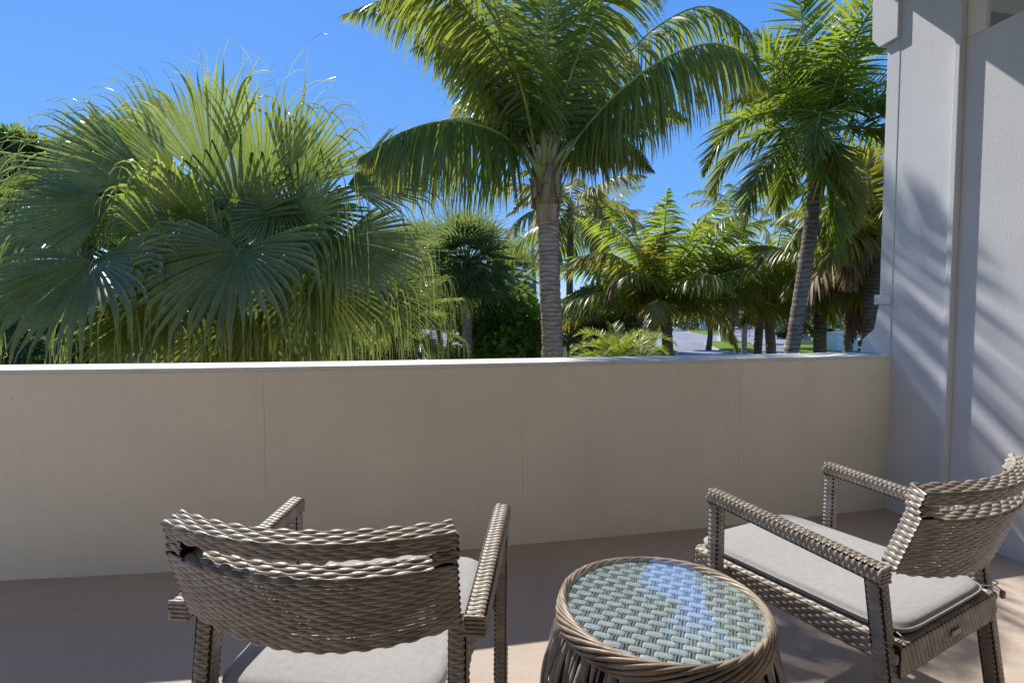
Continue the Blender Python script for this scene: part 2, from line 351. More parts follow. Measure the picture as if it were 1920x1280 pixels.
# house wall behind the viewer, with a wide glass door
hw = thing('house_wall', (0, -.8, 0), 'cream house wall with a wide sliding glass door behind the viewpoint', 'wall')
q0 = np.array([2.62, 0.0]); hu = np.array([-.98, -.196]); hn = np.array([.196, -.98])
def hseg(a, b, z0, z1, name, m_, d0=0, d1=.2):
    A_, B_ = q0 + hu*a, q0 + hu*b; MB().prism([tuple(A_+hn*d0), tuple(B_+hn*d0), tuple(B_+hn*d1), tuple(A_+hn*d1)][::-1], z0, z1).build(name, M[m_], hw, wc=True)
hseg(-.6, 1.2, 0, 3.46, 'wall_panel', 'facade'); hseg(5.2, 7.6, 0, 3.46, 'wall_panel', 'facade'); hseg(1.203, 5.197, 2.4, 3.46, 'wall_panel', 'facade')
hseg(1.25, 3.2, .06, 2.35, 'door_pane', 'carglass', .10, .11); hseg(3.2, 5.15, .06, 2.35, 'door_pane', 'carglass', .115, .125)
for a_ in (1.205, 3.17, 5.14): hseg(a_, a_+.05, 0, 2.397, 'door_frame', 'cap', .07, .15)

# ------------------------------------------------------------------ weave
def strand_rows(S, u0, u1, rows, pitch_u, w, h, amp, closed=False, spp=8, dv=1.0, lens=.3, phase=0, flat=False):
    """woven strands: S(u, v) -> point, normal, along, across (numpy). Strand j runs along u at v=rows[j], going over and
    under stakes pitch_u apart, alternately. Returns a list of (V, Q)."""
    L = u1-u0; ns = max(2, int(round(L/pitch_u)))
    if closed and ns % 2: ns += 0
    n = ns*spp; u = u0 + L*np.arange(n+1)/n
    if closed: u = u[:-1]
    out = []
    cs = np.array([-.5, -.3, 0, .3, .5]); ch = np.array([-.45, .55, 1, .55, -.45])
    if flat: ch = np.array([-.2, .8, .9, .8, -.2]); cs = np.array([-.5, -.44, 0, .44, .5])
    for j, v in enumerate(rows):
        k = (u-u0)/L*ns
        c = np.cos(np.pi*(k + j + phase)); over = np.sign(c)*np.abs(c)**.6
        P, N, A, B = S(u, np.full_like(u, v))
        ww = w*(1 - lens/2 + lens/2*over)
        V = P[:, None, :] + B[:, None, :]*(ww[:, None]*cs[None, :])[..., None] + N[:, None, :]*((amp*over)[:, None] + h*ch[None, :])[..., None]
        m = len(u); V = V.reshape(-1, 3); i = np.arange(m if closed else m-1); i2 = (i+1) % m
        Q = np.concatenate([np.stack([i*5+q, i2*5+q, i2*5+q+1, i*5+q+1], 1) for q in range(4)])
        out.append((V, Q))
    return out
def merge(parts):
    V = []; Q = []; n = 0
    for v, q in parts: V.append(v); Q.append(q+n); n += len(v)
    return np.concatenate(V), np.concatenate(Q)
def nrm(a): return a/(np.linalg.norm(a, axis=-1, keepdims=True)+1e-12)
def bar_surface(p0, p1, wx, wy, side):
    """rounded-rectangle bar from p0 to p1; u = distance round the section, v = distance along"""
    p0 = np.array(p0, float); p1 = np.array(p1, float); L = np.linalg.norm(p1-p0); t = (p1-p0)/L
    s = np.array(side, float); s = s - t*(s@t); s /= np.linalg.norm(s); q = np.cross(t, s)
    r = min(wx, wy)*.30; segs = []; cx, cy = wx/2-r, wy/2-r
    pts = []; nn = []
    for (sx, sy, a0) in ((1, 1, 0), (-1, 1, 90), (-1, -1, 180), (1, -1, 270)):
        for a in np.linspace(a0, a0+90, 5):
            pts.append((sx*cx + r*math.cos(R(a)), sy*cy + r*math.sin(R(a)))); nn.append((math.cos(R(a)), math.sin(R(a))))
    pts = np.array(pts+[pts[0]]); nn = np.array(nn+[nn[0]]); d = np.concatenate([[0], np.cumsum(np.linalg.norm(np.diff(pts, axis=0), axis=1))])
    per = d[-1]
    def S(u, v):
        um = np.mod(u, per); x = np.interp(um, d, pts[:, 0]); y = np.interp(um, d, pts[:, 1]); a = np.interp(um, d, nn[:, 0]); b = np.interp(um, d, nn[:, 1])
        N = nrm(s*a[:, None] + q*b[:, None]); P = p0 + t*v[:, None] + s*x[:, None] + q*y[:, None]
        B = np.repeat(t[None], len(u), 0); A = np.cross(B, N); return P, N, A, B
    def S2(u, v):                        # u along, v round
        P, N, A, B = S(v, u); return P, N, B, A
    return S, S2, per, L
def core_bar(m, p0, p1, wx, wy, side):
    p0 = np.array(p0, float); p1 = np.array(p1, float); t = nrm(p1-p0); s = np.array(side, float); s = s-t*(s@t); s /= np.linalg.norm(s); q = np.cross(t, s)
    P = [p0 + s*a*wx/2 + q*b*wy/2 for a, b in ((1, 1), (-1, 1), (-1, -1), (1, -1))]; m.slab(P[::-1] if False else P, p1-p0)
def add_core(V, Q, p0, p1, wx, wy, side):
    m = MB(); core_bar(m, p0, p1, wx, wy, side); v = np.array(m.v); q = np.array(m.f)
    return np.concatenate([V, v]), np.concatenate([Q, q+len(V)]), len(q)
def woven_bar(name, parent, p0, p1, wx, wy, side=(1, 0, 0), mode='wrap', pitch=.0078, amp=.0012, h=.0024, stake=.021, lens=.45, endcap=True):
    S, S2, per, L = bar_surface(p0, p1, wx-.004, wy-.004, side)
    parts = []
    if mode == 'wrap':
        rows = np.arange(pitch/2, L, pitch); n = int(round(per/stake)); n += n % 2
        parts += strand_rows(S, 0, per, rows, per/n, pitch*1.5, h, amp, closed=True, spp=6, lens=lens)
    else:
        n = int(round(per/pitch)); n += n % 2; rows = np.arange(n)*per/n
        parts += strand_rows(S2, 0, L, rows, stake, per/n*1.5, h, amp, spp=8, lens=lens)
    V, Q = merge(parts); nq = len(Q); V, Q, k = add_core(V, Q, p0, p1, wx-.006, wy-.006, side)
    me = mesh_q(name, V, Q, midx=np.concatenate([np.zeros(nq), np.ones(k)]))
    return link(name, me, parent, [M['wicker'], M['wicker_core']])

# ------------------------------------------------------------------ wicker armchair
def make_chair(loc, rz, label):
    t = thing('wicker_armchair', loc, label, 'armchair', rz, 'woven armchairs on the balcony')
    for s in (-1, 1):
        woven_bar('armrest', t, (s*.335, .225, .661), (s*.335, -.315, .611), .052, .046)
        woven_bar('leg', t, (s*.335, .202, .638), (s*.330, .208, .012), .042, .044)
        woven_bar('leg', t, (s*.292, -.272, .60), (s*.300, -.352, .012), .046, .046)
    for s in (-1, 1):            # woven ends of the armrests
        for j in range(5):
            z = .611-.019+.0095*j; P_ = [(s*.335+x, -.3165-.0022*abs(math.cos(x*150+j*1.57)), z) for x in np.linspace(-.023, .023, 9)]
            m = MB(); m.tube(P_, .0046, 6); m.build('end_strand', M['wicker'], [c for c in t.children if c.name.startswith('armrest')][-1 if s > 0 else 0], smooth=True)
    # backrest
    Rv = np.array([0, -.087*1.0, .246]); Rv /= np.linalg.norm(Rv); Nb = np.array([0, -Rv[2], Rv[1]])      # Nb points to the rear
    HT = .262; TK = .044; slot0, slot1 = .041, .079
    def base(u, a):      # u -1..1, a = distance down from the top edge along the recline; point on the front face
        wx = .293 - .03*a
        z = .853 - a*Rv[2]; y = -.352 + a*abs(Rv[1]) - .014*np.clip((a-slot0)/.03, 0, 1)
        P = np.stack([u*wx, y - .070*(1-u*u), z - .004*(1-u*u)], -1)
        T = nrm(np.stack([wx, .140*u, .008*u], -1)) if hasattr(u, '__len__') else None
        return P, T
    def face(sgn):       # rear (+1) or front (-1) face
        def S(u, v):
            a = v + np.clip((v-slot1)/(.236-slot1), 0, 1)*.034*(1-u*u)
            P, T = base(u, a); N = nrm(np.cross(T, np.repeat(Rv[None], len(u), 0)))          # towards the rear or front
            N = N*np.sign((N @ Nb))[:, None]
            if sgn > 0: P = P + N*TK
            else: N = -N
            return P, N, T, np.repeat(Rv[None], len(u), 0)
        return S
    def cap(a0, ua):     # top face at distance a0 down; v = 0..TK
        def S(u, v):
            P, T = base(u, np.full_like(u, a0)); N = nrm(np.cross(T, np.repeat(Rv[None], len(u), 0))); N = N*np.sign((N @ Nb))[:, None]
            return P + N*v[:, None], np.repeat(Rv[None], len(u), 0), T, N
        return S
    pu = .0225/.29
    core = MB()
    def cpt(u, a, k):
        P, T = base(np.array([u]), np.array([a])); N = nrm(np.cross(T, Rv[None])); N = N*np.sign((N@Nb))[:, None]; return (P + N*k)[0]
    def block(us, a0, a1, k0=.008, k1=TK-.008):
        n = len(us); f1 = a1 if callable(a1) else (lambda u: a1)
        vs = []
        for u in us: vs += [cpt(u, a0, k0), cpt(u, a0, k1), cpt(u, f1(u), k1), cpt(u, f1(u), k0)]
        fs = []
        for i in range(n-1):
            q = i*4; fs += [(q+e, q+(e+1) % 4, q+4+(e+1) % 4, q+4+e) for e in range(4)]
        fs += [(3, 2, 1, 0), tuple(4*(n-1)+e for e in range(4))]; core.add(vs, fs)
    botf = lambda u: .236 + .034*(1-u*u)
    block(np.linspace(-.98, .98, 15), .006, slot0-.005)
    # stiles
    block([-.98, -.885], slot0-.004, .225); block([.885, .98], slot0-.004, .225)
    block(np.linspace(-.88, .88, 13), slot1+.004, slot1+.018)
    bo = core.build('backrest', M['wicker_core'], t)
    rows_a = list(np.arange(.006, slot0, .0088)) ; rowsB = list(np.arange(slot1+.006, .236, .0098))
    for sgn in (1, -1):
        S = face(sgn)
        for j, (v, q) in enumerate(strand_rows(S, -1, 1, rows_a, pu, .0122, .0028, .0015, spp=10, lens=.50)): 
            link('strand', mesh_q('strand', v, q), bo, M['wicker'])
        rb = []; 
        for j, a in enumerate(np.arange(slot1+.005, .240, .0084)):
            lim = 1.0
            for (v, q) in strand_rows(S, -lim, lim, [a], pu, .0122, .0028, .0015, spp=10, lens=.50, phase=j): link('strand', mesh_q('strand', v, q), bo, M['wicker'])
        for (ua, ub) in ((-1, -.85), (.85, 1)):
            for j, a in enumerate((slot0+.003, slot0+.0115, slot0+.020, slot1-.003)):
                for (v, q) in strand_rows(S, ua, ub, [a], pu, .0122, .0028, .0015, spp=10, lens=.50, phase=j): link('strand', mesh_q('strand', v, q), bo, M['wicker'])
    for a0, lim, n in ((0.0, 1.0, 5), (slot1, .865, 4)):
        for (v, q) in strand_rows(cap(a0, 1), -lim, lim, (np.arange(n)+.5)*TK/n, pu*1.15, TK/n*1.55, .0034, .0015, spp=10, lens=.62): link('strand', mesh_q('strand', v, q), bo, M['wicker'])
    edge = crom([cpt(u, botf(u)+.007, TK*.5) for u in np.linspace(-1, 1, 9)], 60)
    for q_ in (-1, 0, 1):
        V = edge + np.array([0, .011*q_, 0]) + np.stack([0*edge[:, 0], 0*edge[:, 0], .0022*np.cos(np.arange(60)*1.6+q_*1.6)], 1); m = MB(); m.tube(list(V), .0062, 6); m.build('edge_strand', M['wicker'], bo, smooth=True)
    # side edges of the back, wrapped
    for s in (-1, 1):
        def SS(u, v, s=s):
            P, T = base(np.full_like(u, s*1.0), v); N = nrm(np.cross(T, np.repeat(Rv[None], len(u), 0))); N = N*np.sign((N@Nb))[:, None]
            T = T*s; return P + N*u[:, None], T, N, np.repeat(Rv[None], len(u), 0)
        V, Q = merge(strand_rows(SS, -.002, TK+.002, list(np.arange(.004, .235, .0086)), TK/2, .0118, .003, .0018, spp=6, lens=.35))
        link('edge_wrap', mesh_q('edge_wrap', V, Q), bo, M['wicker'])
    # vertical stakes inside the panel
    st = MB()
    for u in np.linspace(-.93, .93, 28):
        st.tube([cpt(u, slot1+.004, TK-.002), cpt(u, botf(u), TK-.002)], .0022, 5)
    st.build('stake', M['wicker'], bo)['kind'] = 'stuff'
    # seat frame
    sf = MB(); sf.box(-.255, .255, -.31, .335, .385, .405); deck = sf.build('seat_deck', M['wicker_core'], t)
    zc = .385; hh = .072
    woven_bar('seat_rail', t, (-.262, .34, zc), (-.262, -.325, zc), .036, hh, (1, 0, 0), 'long', pitch=.011, h=.0034)
    woven_bar('seat_rail', t, (.262, .34, zc), (.262, -.325, zc), .036, hh, (1, 0, 0), 'long', pitch=.011, h=.0034)
    woven_bar('seat_rail', t, (-.268, .336, zc), (.268, .336, zc), .036, hh, (0, 1, 0), 'long', pitch=.011, h=.0034)
    woven_bar('seat_rail', t, (-.285, -.322, zc-.008), (.285, -.322, zc-.008), .036, hh+.016, (0, 1, 0), 'wrap', pitch=.010)
    for s in (-1, 1): woven_bar('connector', t, (s*.255, .205, zc), (s*.322, .205, zc), .036, .05, (0, 1, 0), 'wrap')
    # cushion
    nu, nv = 44, 44; V = []; 
    def cush(k, zz, inset):
        pts = []
        a = 2*math.pi*k
        c, s_ = math.cos(a), math.sin(a); e = .23
        x = (.262-inset)*np.sign(c)*abs(c)**e; y = (.338-inset)*np.sign(s_)*abs(s_)**e + .012
        return (x, y, zz)
    K = 72; rings = [(.427, .03), (.424, .004), (.433, 0.0), (.436, .002), (.4385, -.0025), (.4425, -.0025), (.445, .002), (.449, .004), (.454, .010), (.457, .03), (.459, .12), (.460, .2), (.460, .255)]
    vs = []
    for zz, ins in rings:
        for k in range(K):
            x, y, z = cush(k/K, zz, ins)
            z += .0025*math.sin(x*14+1)*math.sin(y*11+.5)*(1 if zz > .45 else 0)
            if ins > .1: x *= 1; 
            vs.append((x, y, z))
    fs = [(i*K+k, i*K+(k+1) % K, (i+1)*K+(k+1) % K, (i+1)*K+k) for i in range(len(rings)-1) for k in range(K)]
    fs += [tuple(range(K-1, -1, -1)), tuple((len(rings)-1)*K+k for k in range(K))]
    m = MB(); m.add(vs, fs); cu = m.build('cushion', M['cushion'], t, smooth=True)
    # piping and tie cords with toggles
    pp = [cush(k/60, .4405, -.003) for k in range(61)]; m = MB(); m.tube(pp, .0032, 6); m.build('piping', M['cushion'], cu, smooth=True)
    for s in (-1, 1):
        m = MB(); m.tube(list(crom([(s*.25, -.31, .436), (s*.275, -.333, .440), (s*.318, -.328, .437), (s*.326, -.30, .430), (s*.325, -.328, .420), (s*.322, -.338, .414)], 22)), .0017, 6)
        m.build('cord', M['toggle'], cu, smooth=True)
        m = MB(); m.tube([(s*.322, -.340, .390), (s*.322, -.340, .393), (s*.322, -.340, .412), (s*.322, -.340, .415)], [.004, .0075, .0075, .004], 12)
        m.build('toggle', M['toggle'], cu, smooth=True)
    MB().box(-.028, .028, -.347, -.344, .373, .389).build('maker_plate', M['toggle'], t, bevel=.001)
    for x, y in ((-.33, .208), (.33, .208), (-.30, -.354), (.30, -.354)):
        m = MB(); m.tube([(x, y, .0), (x, y, .004), (x, y, .012)], [.012, .016, .016], 12); m.build('glide', M['dark'], t, smooth=True)
    return t
def copy_tree(o, parent=None):
    c = o.copy(); C.objects.link(c); c.parent = parent
    for ch in list(o.children):
        copy_tree(ch, c)
    return c
chair = make_chair((-.384, 1.452, 0), -.091, 'woven brown armchair at left seen from behind, facing the parapet')
chair2 = copy_tree(chair); chair2.location = (1.084, 1.764, 0); chair2.rotation_euler = (0, 0, .511)
chair2['label'] = 'woven brown armchair at right beside the end wall, turned towards the table'

# ------------------------------------------------------------------ drum table
def make_table():
    TZ = .472; x0, y0 = .417, 1.452
    t = thing('drum_side_table', (x0, y0, 0), 'round woven drum side table with glass top between the two armchairs', 'side table')
    RG = .262
    # woven straps under the glass
    ang = R(-22); ca, sa = math.cos(ang), math.sin(ang)
    pw = .0262; nrow = 20; ps = .031; rad = RG+.006
    for j in range(nrow):
        v = (j-(nrow-1)/2)*pw
        hl = math.sqrt(max(0, rad**2 - v*v))
        if hl < .04: continue
        def S(u, vv):
            P = np.stack([u*ca - vv*sa, u*sa + vv*ca, np.full_like(u, TZ-.014)], -1)
            N = np.repeat([[0, 0, 1.]], len(u), 0); A = np.repeat([[ca, sa, 0]], len(u), 0); B = np.repeat([[-sa, ca, 0]], len(u), 0); return P, N, A, B
        n = max(2, int(hl*2/ps)); u0 = -hl
        k0 = u0/ps      # phase tied to the table, so stakes line up
        uu = np.arange(-hl, hl, ps/9); c = np.cos(np.pi*(uu/ps + j)); over = np.clip((c+.72)*4, -1, 1)
        P, N, A, B = S(uu, np.full_like(uu, v)); cs = np.array([-.5, -.46, 0, .46, .5]); ch = np.array([-.0012, .0008, .0013, .0008, -.0012])
        wj = pw*(.86+.05*rnd.random()); V = P[:, None, :] + B[:, None, :]*(wj*cs)[None, :, None] + N[:, None, :]*((over*.0042)[:, None]+ch[None, :])[..., None]
        i = np.arange(len(uu)-1); Q = np.concatenate([np.stack([i*5+q, (i+1)*5+q, (i+1)*5+q+1, i*5+q+1], 1) for q in range(4)])
        link('strap', mesh_q('strap', V.reshape(-1, 3), Q), t, M['strap'])
    for j in range(-8, 9):
        u = (j+.0)*ps
        for du in (-.004, .004):
            hl = math.sqrt(max(0, rad**2-(u+du)**2))
            if hl < .04: continue
            m = MB(); m.tube([((u+du)*ca + v*sa*1, (u+du)*sa - v*ca, TZ-.0135) for v in np.linspace(-hl, hl, 6)], .0038, 6); m.build('stake', M['stake'], t, smooth=True)
    m = MB(); m.tube([(0, 0, TZ-.040), (0, 0, TZ-.030)], RG+.006, 64); m.build('base_board', M['board'], t)
    m = MB(); m.tube([(0, 0, TZ-.006), (0, 0, TZ-.005), (0, 0, TZ+.001), (0, 0, TZ+.002)], [RG-.001, RG, RG, RG-.001], 128); m.build('glass_top', M['glass'], t, smooth=False)
    # rim: twisted strands round a fat ring
    rim = MB(); rim.tube([(0, 0, TZ-.055), (0, 0, TZ-.016)], RG+.008, 64)
    rimo = rim.build('rim', M['wicker_core'], t)
    ns, turns = 13, 3
    RR = RG+.014; ra, rb = .014, .031
    for k in range(ns):
        th = np.linspace(0, 2*np.pi, 360, endpoint=False); ph = turns*th + 2*np.pi*k/ns
        wob = 1 + .06*np.sin(3*th + k)
        r_ = RR + ra*np.cos(ph)*wob; z_ = TZ-.030 + rb*np.sin(ph)*wob
        P = np.stack([r_*np.cos(th), r_*np.sin(th), z_], -1)
        T = nrm(np.roll(P, -1, 0)-np.roll(P, 1, 0)); O = nrm(np.stack([np.cos(ph)*np.cos(th)/ra, np.cos(ph)*np.sin(th)/ra, np.sin(ph)/rb], -1)); B = nrm(np.cross(T, O))
        sw = .0058*(1+.24*np.sin(9*th+k*1.7)); V = []
        for a in range(6):
            e = 2*np.pi*a/6; V.append(P + B*(np.cos(e)*sw)[:, None] + O*(np.sin(e)*sw*.75)[:, None])
        V = np.stack(V, 1).reshape(-1, 3); i = np.arange(360); i2 = (i+1) % 360
        Q = np.concatenate([np.stack([i*6+a, i2*6+a, i2*6+(a+1) % 6, i*6+(a+1) % 6], 1) for a in range(6)])
        link('strand', mesh_q('strand', V, Q), rimo, M['rim'])
    # drum of loose upright strands, flaring downwards
    m = MB(); m.tube([(0, 0, .0), (0, 0, .2), (0, 0, TZ-.05)], [.31, .315, .262], 48); m.build('drum_core', M['wicker_core'], t, smooth=True)
    n = 138
    for k in range(n):
        a0 = 2*math.pi*(k+rnd.uniform(-.3, .3))/n; sl = rnd.choice([-1, 1])*rnd.uniform(.03, .16) if k % 3 else rnd.uniform(-.03, .03)
        zz = np.linspace(TZ-.035, .004, 16); tt = (TZ-.035-zz)/(TZ-.04)
        rr_ = .272 + .062*np.sin(np.minimum(1, tt*1.5)*np.pi/2) - .012*np.maximum(0, tt-.6)/.4 + rnd.uniform(-.003, .006) + .004*np.sin(tt*9+k)
        aa = a0 + sl*tt + .012*np.sin(tt*11 + k*2.1)
        P = np.stack([rr_*np.cos(aa), rr_*np.sin(aa), zz], -1); T = nrm(np.gradient(P, axis=0)); O = np.stack([np.cos(aa), np.sin(aa), 0*aa], -1); B = nrm(np.cross(T, O))
        w_ = rnd.uniform(.0075, .0115)*(1 + .3*np.sin(tt*rnd.uniform(5, 12)+k)); tw = .6*np.sin(tt*5 + k)
        V = []
        for cx, h in ((-.5, -.001), (-.3, .003), (0, .0042), (.3, .003), (.5, -.001)):
            V.append(P + B*(w_*cx*2*.62)[:, None] + O*(h + cx*tw*.006)[:, None])
        V = np.stack(V, 1).reshape(-1, 3); i = np.arange(15); Q = np.concatenate([np.stack([i*5+q, (i+1)*5+q, (i+1)*5+q+1, i*5+q+1], 1) for q in range(4)])
        link('drum_strand', mesh_q('drum_strand', V, Q), t, M['drum'])
    return t
make_table()

# ------------------------------------------------------------------ ground, roads
m = MB(); m.add([(-900, -60, GROUND), (900, -60, GROUND), (900, 1500, GROUND), (-900, 1500, GROUND)], [(0, 1, 2, 3)])
tag(m.build('ground', M['soil']), kind='structure')
def flat(name, pix, dz, mt, kind='structure', pts=None):
    P = pts if pts is not None else [on(*p) for p in pix]
    m = MB(); m.add([(p[0], p[1], GROUND+dz) for p in P], [tuple(range(len(P)))]); o = m.build(name, mt); tag(o, kind=kind); return o
def smooth_poly(pix, k=6):
    P = np.array(pix, float); n = len(P); out = []
    for i in range(n):
        p0, p1, p2, p3 = P[i-1], P[i], P[(i+1) % n], P[(i+2) % n]
        for t in np.arange(k)/k:
            out.append(.5*((2*p1) + (-p0+p2)*t + (2*p0-5*p1+4*p2-p3)*t*t + (-p0+3*p1-3*p2+p3)*t**3))
    return out
road_r = [(1180, 760), (1205, 690), (1230, 640), (1245, 612), (1262, 603), (1400, 601), (1560, 603), (1700, 606), (1700, 625), (1560, 618), (1470, 627), (1500, 650), (1600, 690), (1650, 760)]
flat('road', road_r, .004, M['asphalt'])
flat('road', [(700, 760), (770, 690), (792, 612), (900, 612), (850, 760)], .004, M['asphalt'])
def island(pix, name='lawn'):
    S_ = smooth_poly(pix); W = [on(*p) for p in S_]
    c = sum(W)/len(W)
    k = MB(); n = len(W); out = [(w[0], w[1]) for w in W]; inn = []
    for w in W:
        d = (c-w)[:2]; d = d/np.linalg.norm(d); inn.append((w[0]+d[0]*.22, w[1]+d[1]*.22))
    vs = [(*p, GROUND) for p in out] + [(*p, GROUND+.13) for p in out] + [(*p, GROUND+.13) for p in inn] + [(*p, GROUND+.05) for p in inn]
    fs = []
    for i in range(n):
        j = (i+1) % n
        for q in range(3): fs.append((q*n+i, q*n+j, (q+1)*n+j, (q+1)*n+i))
    k.add(vs, fs); tag(k.build('kerb', M['kerb']), kind='structure')
    g = MB(); g.add([(*p, GROUND+.125) for p in inn], [tuple(range(n))]); tag(g.build(name, M['lawn']), kind='structure')
island([(1321, 644), (1360, 639.5), (1400, 642), (1424, 654), (1418, 663), (1385, 664), (1345, 656)])
island([(1290, 622), (1330, 618), (1372, 620), (1364, 627), (1310, 626.5)])
island([(1205, 690), (1225, 655), (1246, 650), (1266, 656), (1270, 690)])
island([(1474, 652), (1500, 648), (1590, 652), (1720, 660), (1740, 720), (1580, 700)])
island([(1478, 629), (1520, 624), (1700, 629), (1700, 640), (1560, 640)])
island([(790, 613), (812, 607), (852, 607), (850, 612)], 'verge')
# concrete paths over the right lawn
for y0_, y1_ in ((635, 638.5), (646.5, 649.5)):
    flat('path', [(1560, y1_), (1560, y0_), (1720, y0_+1.5), (1720, y1_+2)], .15, M['kerb'])

# ------------------------------------------------------------------ foliage generators
def arc(o, az, el, L, droop, n=26, side=0):
    """a frond's midrib growing from o: azimuth az (0 = +Y, 90 = +X), elevation el, bending down with its length"""
    p = np.array(o, float); P = [p.copy()]; e = R(el); a = R(az)
    for i in range(n-1):
        d = np.array([math.sin(a)*math.cos(e), math.cos(a)*math.cos(e), math.sin(e)]); p = p + d*L/(n-1); P.append(p.copy())
        e -= R(droop)/(n-1)*(.5+1.2*i/(n-1)); a += R(side)/(n-1)
        e = max(e, R(-86))
    return np.array(P)
def leaflets(P, n, Lf, w, hang, vee, s0=.14, K=6, sidehint=None, jitter=.08, fwd=(.35, 1.3), tipL=.35, grp=0, h0=0.0):
    """pairs of leaflets along a midrib; returns V, Q, attr"""
    m = len(P); d = np.concatenate([[0], np.cumsum(np.linalg.norm(np.diff(P, axis=0), axis=1))]); s = np.linspace(s0, .995, n)
    s = np.clip(s + rng.uniform(-.4, .4, n)/n, s0, .998)
    X = np.stack([np.interp(s*d[-1], d, P[:, k]) for k in range(3)], 1); G = np.gradient(P, axis=0); T = nrm(np.stack([np.interp(s*d[-1], d, G[:, k]) for k in range(3)], 1))
    up = np.array([0, 0, 1.])
    if sidehint is not None: sd = nrm(np.repeat(np.array(sidehint, float)[None], n, 0) - T*(T@np.array(sidehint, float))[:, None])
    else: sd = nrm(np.cross(T, np.repeat(up[None], n, 0)) + 1e-6)
    N = np.cross(sd, T); V = []; Q = []; A = []; cnt = 0
    prof_ = (np.sin(np.pi*np.clip(.16+.80*s, 0, 1))**.55)*(1-(1-tipL)*np.clip((s-.75)/.25, 0, 1)) ; prof_[s < s0+.06] *= .75
    for sg in (-1, 1):
        a = np.interp(s, [s0, .5, 1], [fwd[0], (fwd[0]+fwd[1])*.45, fwd[1]]) + rng.normal(0, jitter, n)
        Dv = sd*sg*np.cos(a)[:, None] + T*np.sin(a)[:, None] + N*(vee + rng.normal(0, jitter*1.5, n))[:, None]
        if grp: Dv += N*(rng.choice([-grp, 0, grp], n))[:, None]
        Dv = nrm(Dv) + np.array([0, 0, -1.])*(h0*rng.uniform(.7, 1.3, n))[:, None]
        D = nrm(Dv); L = Lf*prof_*rng.uniform(.88, 1.08, n); x = X.copy(); wd0 = nrm(T - D*np.sum(T*D, 1)[:, None]); tw = rng.normal(0, .35, n)
        wd0 = nrm(wd0 + np.cross(D, wd0)*tw[:, None]); pts = []; 
        for k in range(K+1):
            t = k/K; ww = w*prof_**.3*min(1, .35+3*t)*(1-t**2.2)*.5 + .0008
            wd = nrm(wd0 - D*np.sum(wd0*D, 1)[:, None]); pts.append(x - wd*ww[:, None]); pts.append(x + wd*ww[:, None]); A += [np.full(n, t*.6) + s*.4]*2
            D = nrm(D + np.array([0, 0, -1.])*(hang*(L/K)*(.35+1.1*t))[:, None] + rng.normal(0, .03, (n, 3))); x = x + D*(L/K)[:, None]
        V.append(np.stack(pts, 1).reshape(-1, 3)); A_ = np.stack(A[-2*(K+1):], 1).reshape(-1); A = A[:-2*(K+1)] + [A_]
        st = 2*(K+1); b = cnt + np.arange(n)*st
        for k in range(K): Q.append(np.stack([b+2*k, b+2*k+1, b+2*k+3, b+2*k+2], 1))
        cnt += n*st
    return np.concatenate(V), np.concatenate(Q), np.concatenate(A)
def rib(P, r0, r1, seg=6):
    m = MB(); n = len(P); m.tube(list(P), [r0+(r1-r0)*(i/(n-1))**.8 for i in range(n)], seg); return m
def frond(parent, P, n=60, Lf=.55, w=.03, hang=1.6, vee=.1, m_='coco', r0=.022, mr='petiole', **k):
    P = crom(list(P), 28) if len(P) < 12 else P
    V, Q, A = leaflets(P, n, Lf, w, hang, vee, **k)
    me = mesh_q('frond', V, Q, attr=A); f = link('frond', me, parent, M[m_], True)
    g = rib(P, r0, r0*.15); r_ = link('midrib', g.mesh('midrib', True), f, M[mr]); return f
def trunk(parent, pts, r0, r1, mt, rings=.055, bulge=0, seg=14, ridge=.05, name='trunk'):
    d = np.array(pts); L = np.sum(np.linalg.norm(np.diff(d, axis=0), axis=1)); n = max(16, min(150, int(L/rings)*3)); P = crom(list(pts), n)
    rs = []
    for i in range(n):
        t = i/(n-1); r = r0+(r1-r0)*t; saw = [0, .7, 1][i % 3]; r *= 1+ridge*(saw-.4)+rnd.uniform(-.012, .012); r *= 1+bulge*math.exp(-((1-t)*L/.25)**2)
        rs.append(r)
    m = MB(); m.tube(list(P), rs, seg)
    V = m.v; m.v = [(v[0]+rnd.uniform(-1, 1)*r1*.04, v[1]+rnd.uniform(-1, 1)*r1*.04, v[2]+rnd.uniform(-1, 1)*rings*.12) for v in V]
    return m.build(name, M[mt], parent, smooth=True, wc=True)
def boots(parent, c, r, h, n, mt='fibre', spread=.35, ln=.35):
    for k in range(n):
        a = 2*math.pi*(k*.382); z = h*(k/n) ; o = np.array(c) + np.array([math.cos(a)*r*.8, math.sin(a)*r*.8, z-h]); out = np.array([math.cos(a), math.sin(a), 0])
        L = ln*rnd.uniform(.7, 1.2); m = MB(); tt = np.linspace(0, 1, 5); P = [o + out*(spread*L*t*t) + np.array([0, 0, L*t]) for t in tt]
        sd = np.array([-math.sin(a), math.cos(a), 0]); vs = []
        for t, p in zip(tt, P):
            w_ = r*.75*(1-.75*t)
            vs += [p - sd*w_, p + out*.03*(1-t) , p + sd*w_, p - out*.012]
        fs = [(i*4+e, i*4+(e+1) % 4, i*4+4+(e+1) % 4, i*4+4+e) for i in range(4) for e in range(4)] + [(3, 2, 1, 0), (16, 17, 18, 19)]
        m.add(vs, fs); m.build('leaf_base', M[mt], parent, smooth=True, wc=True)

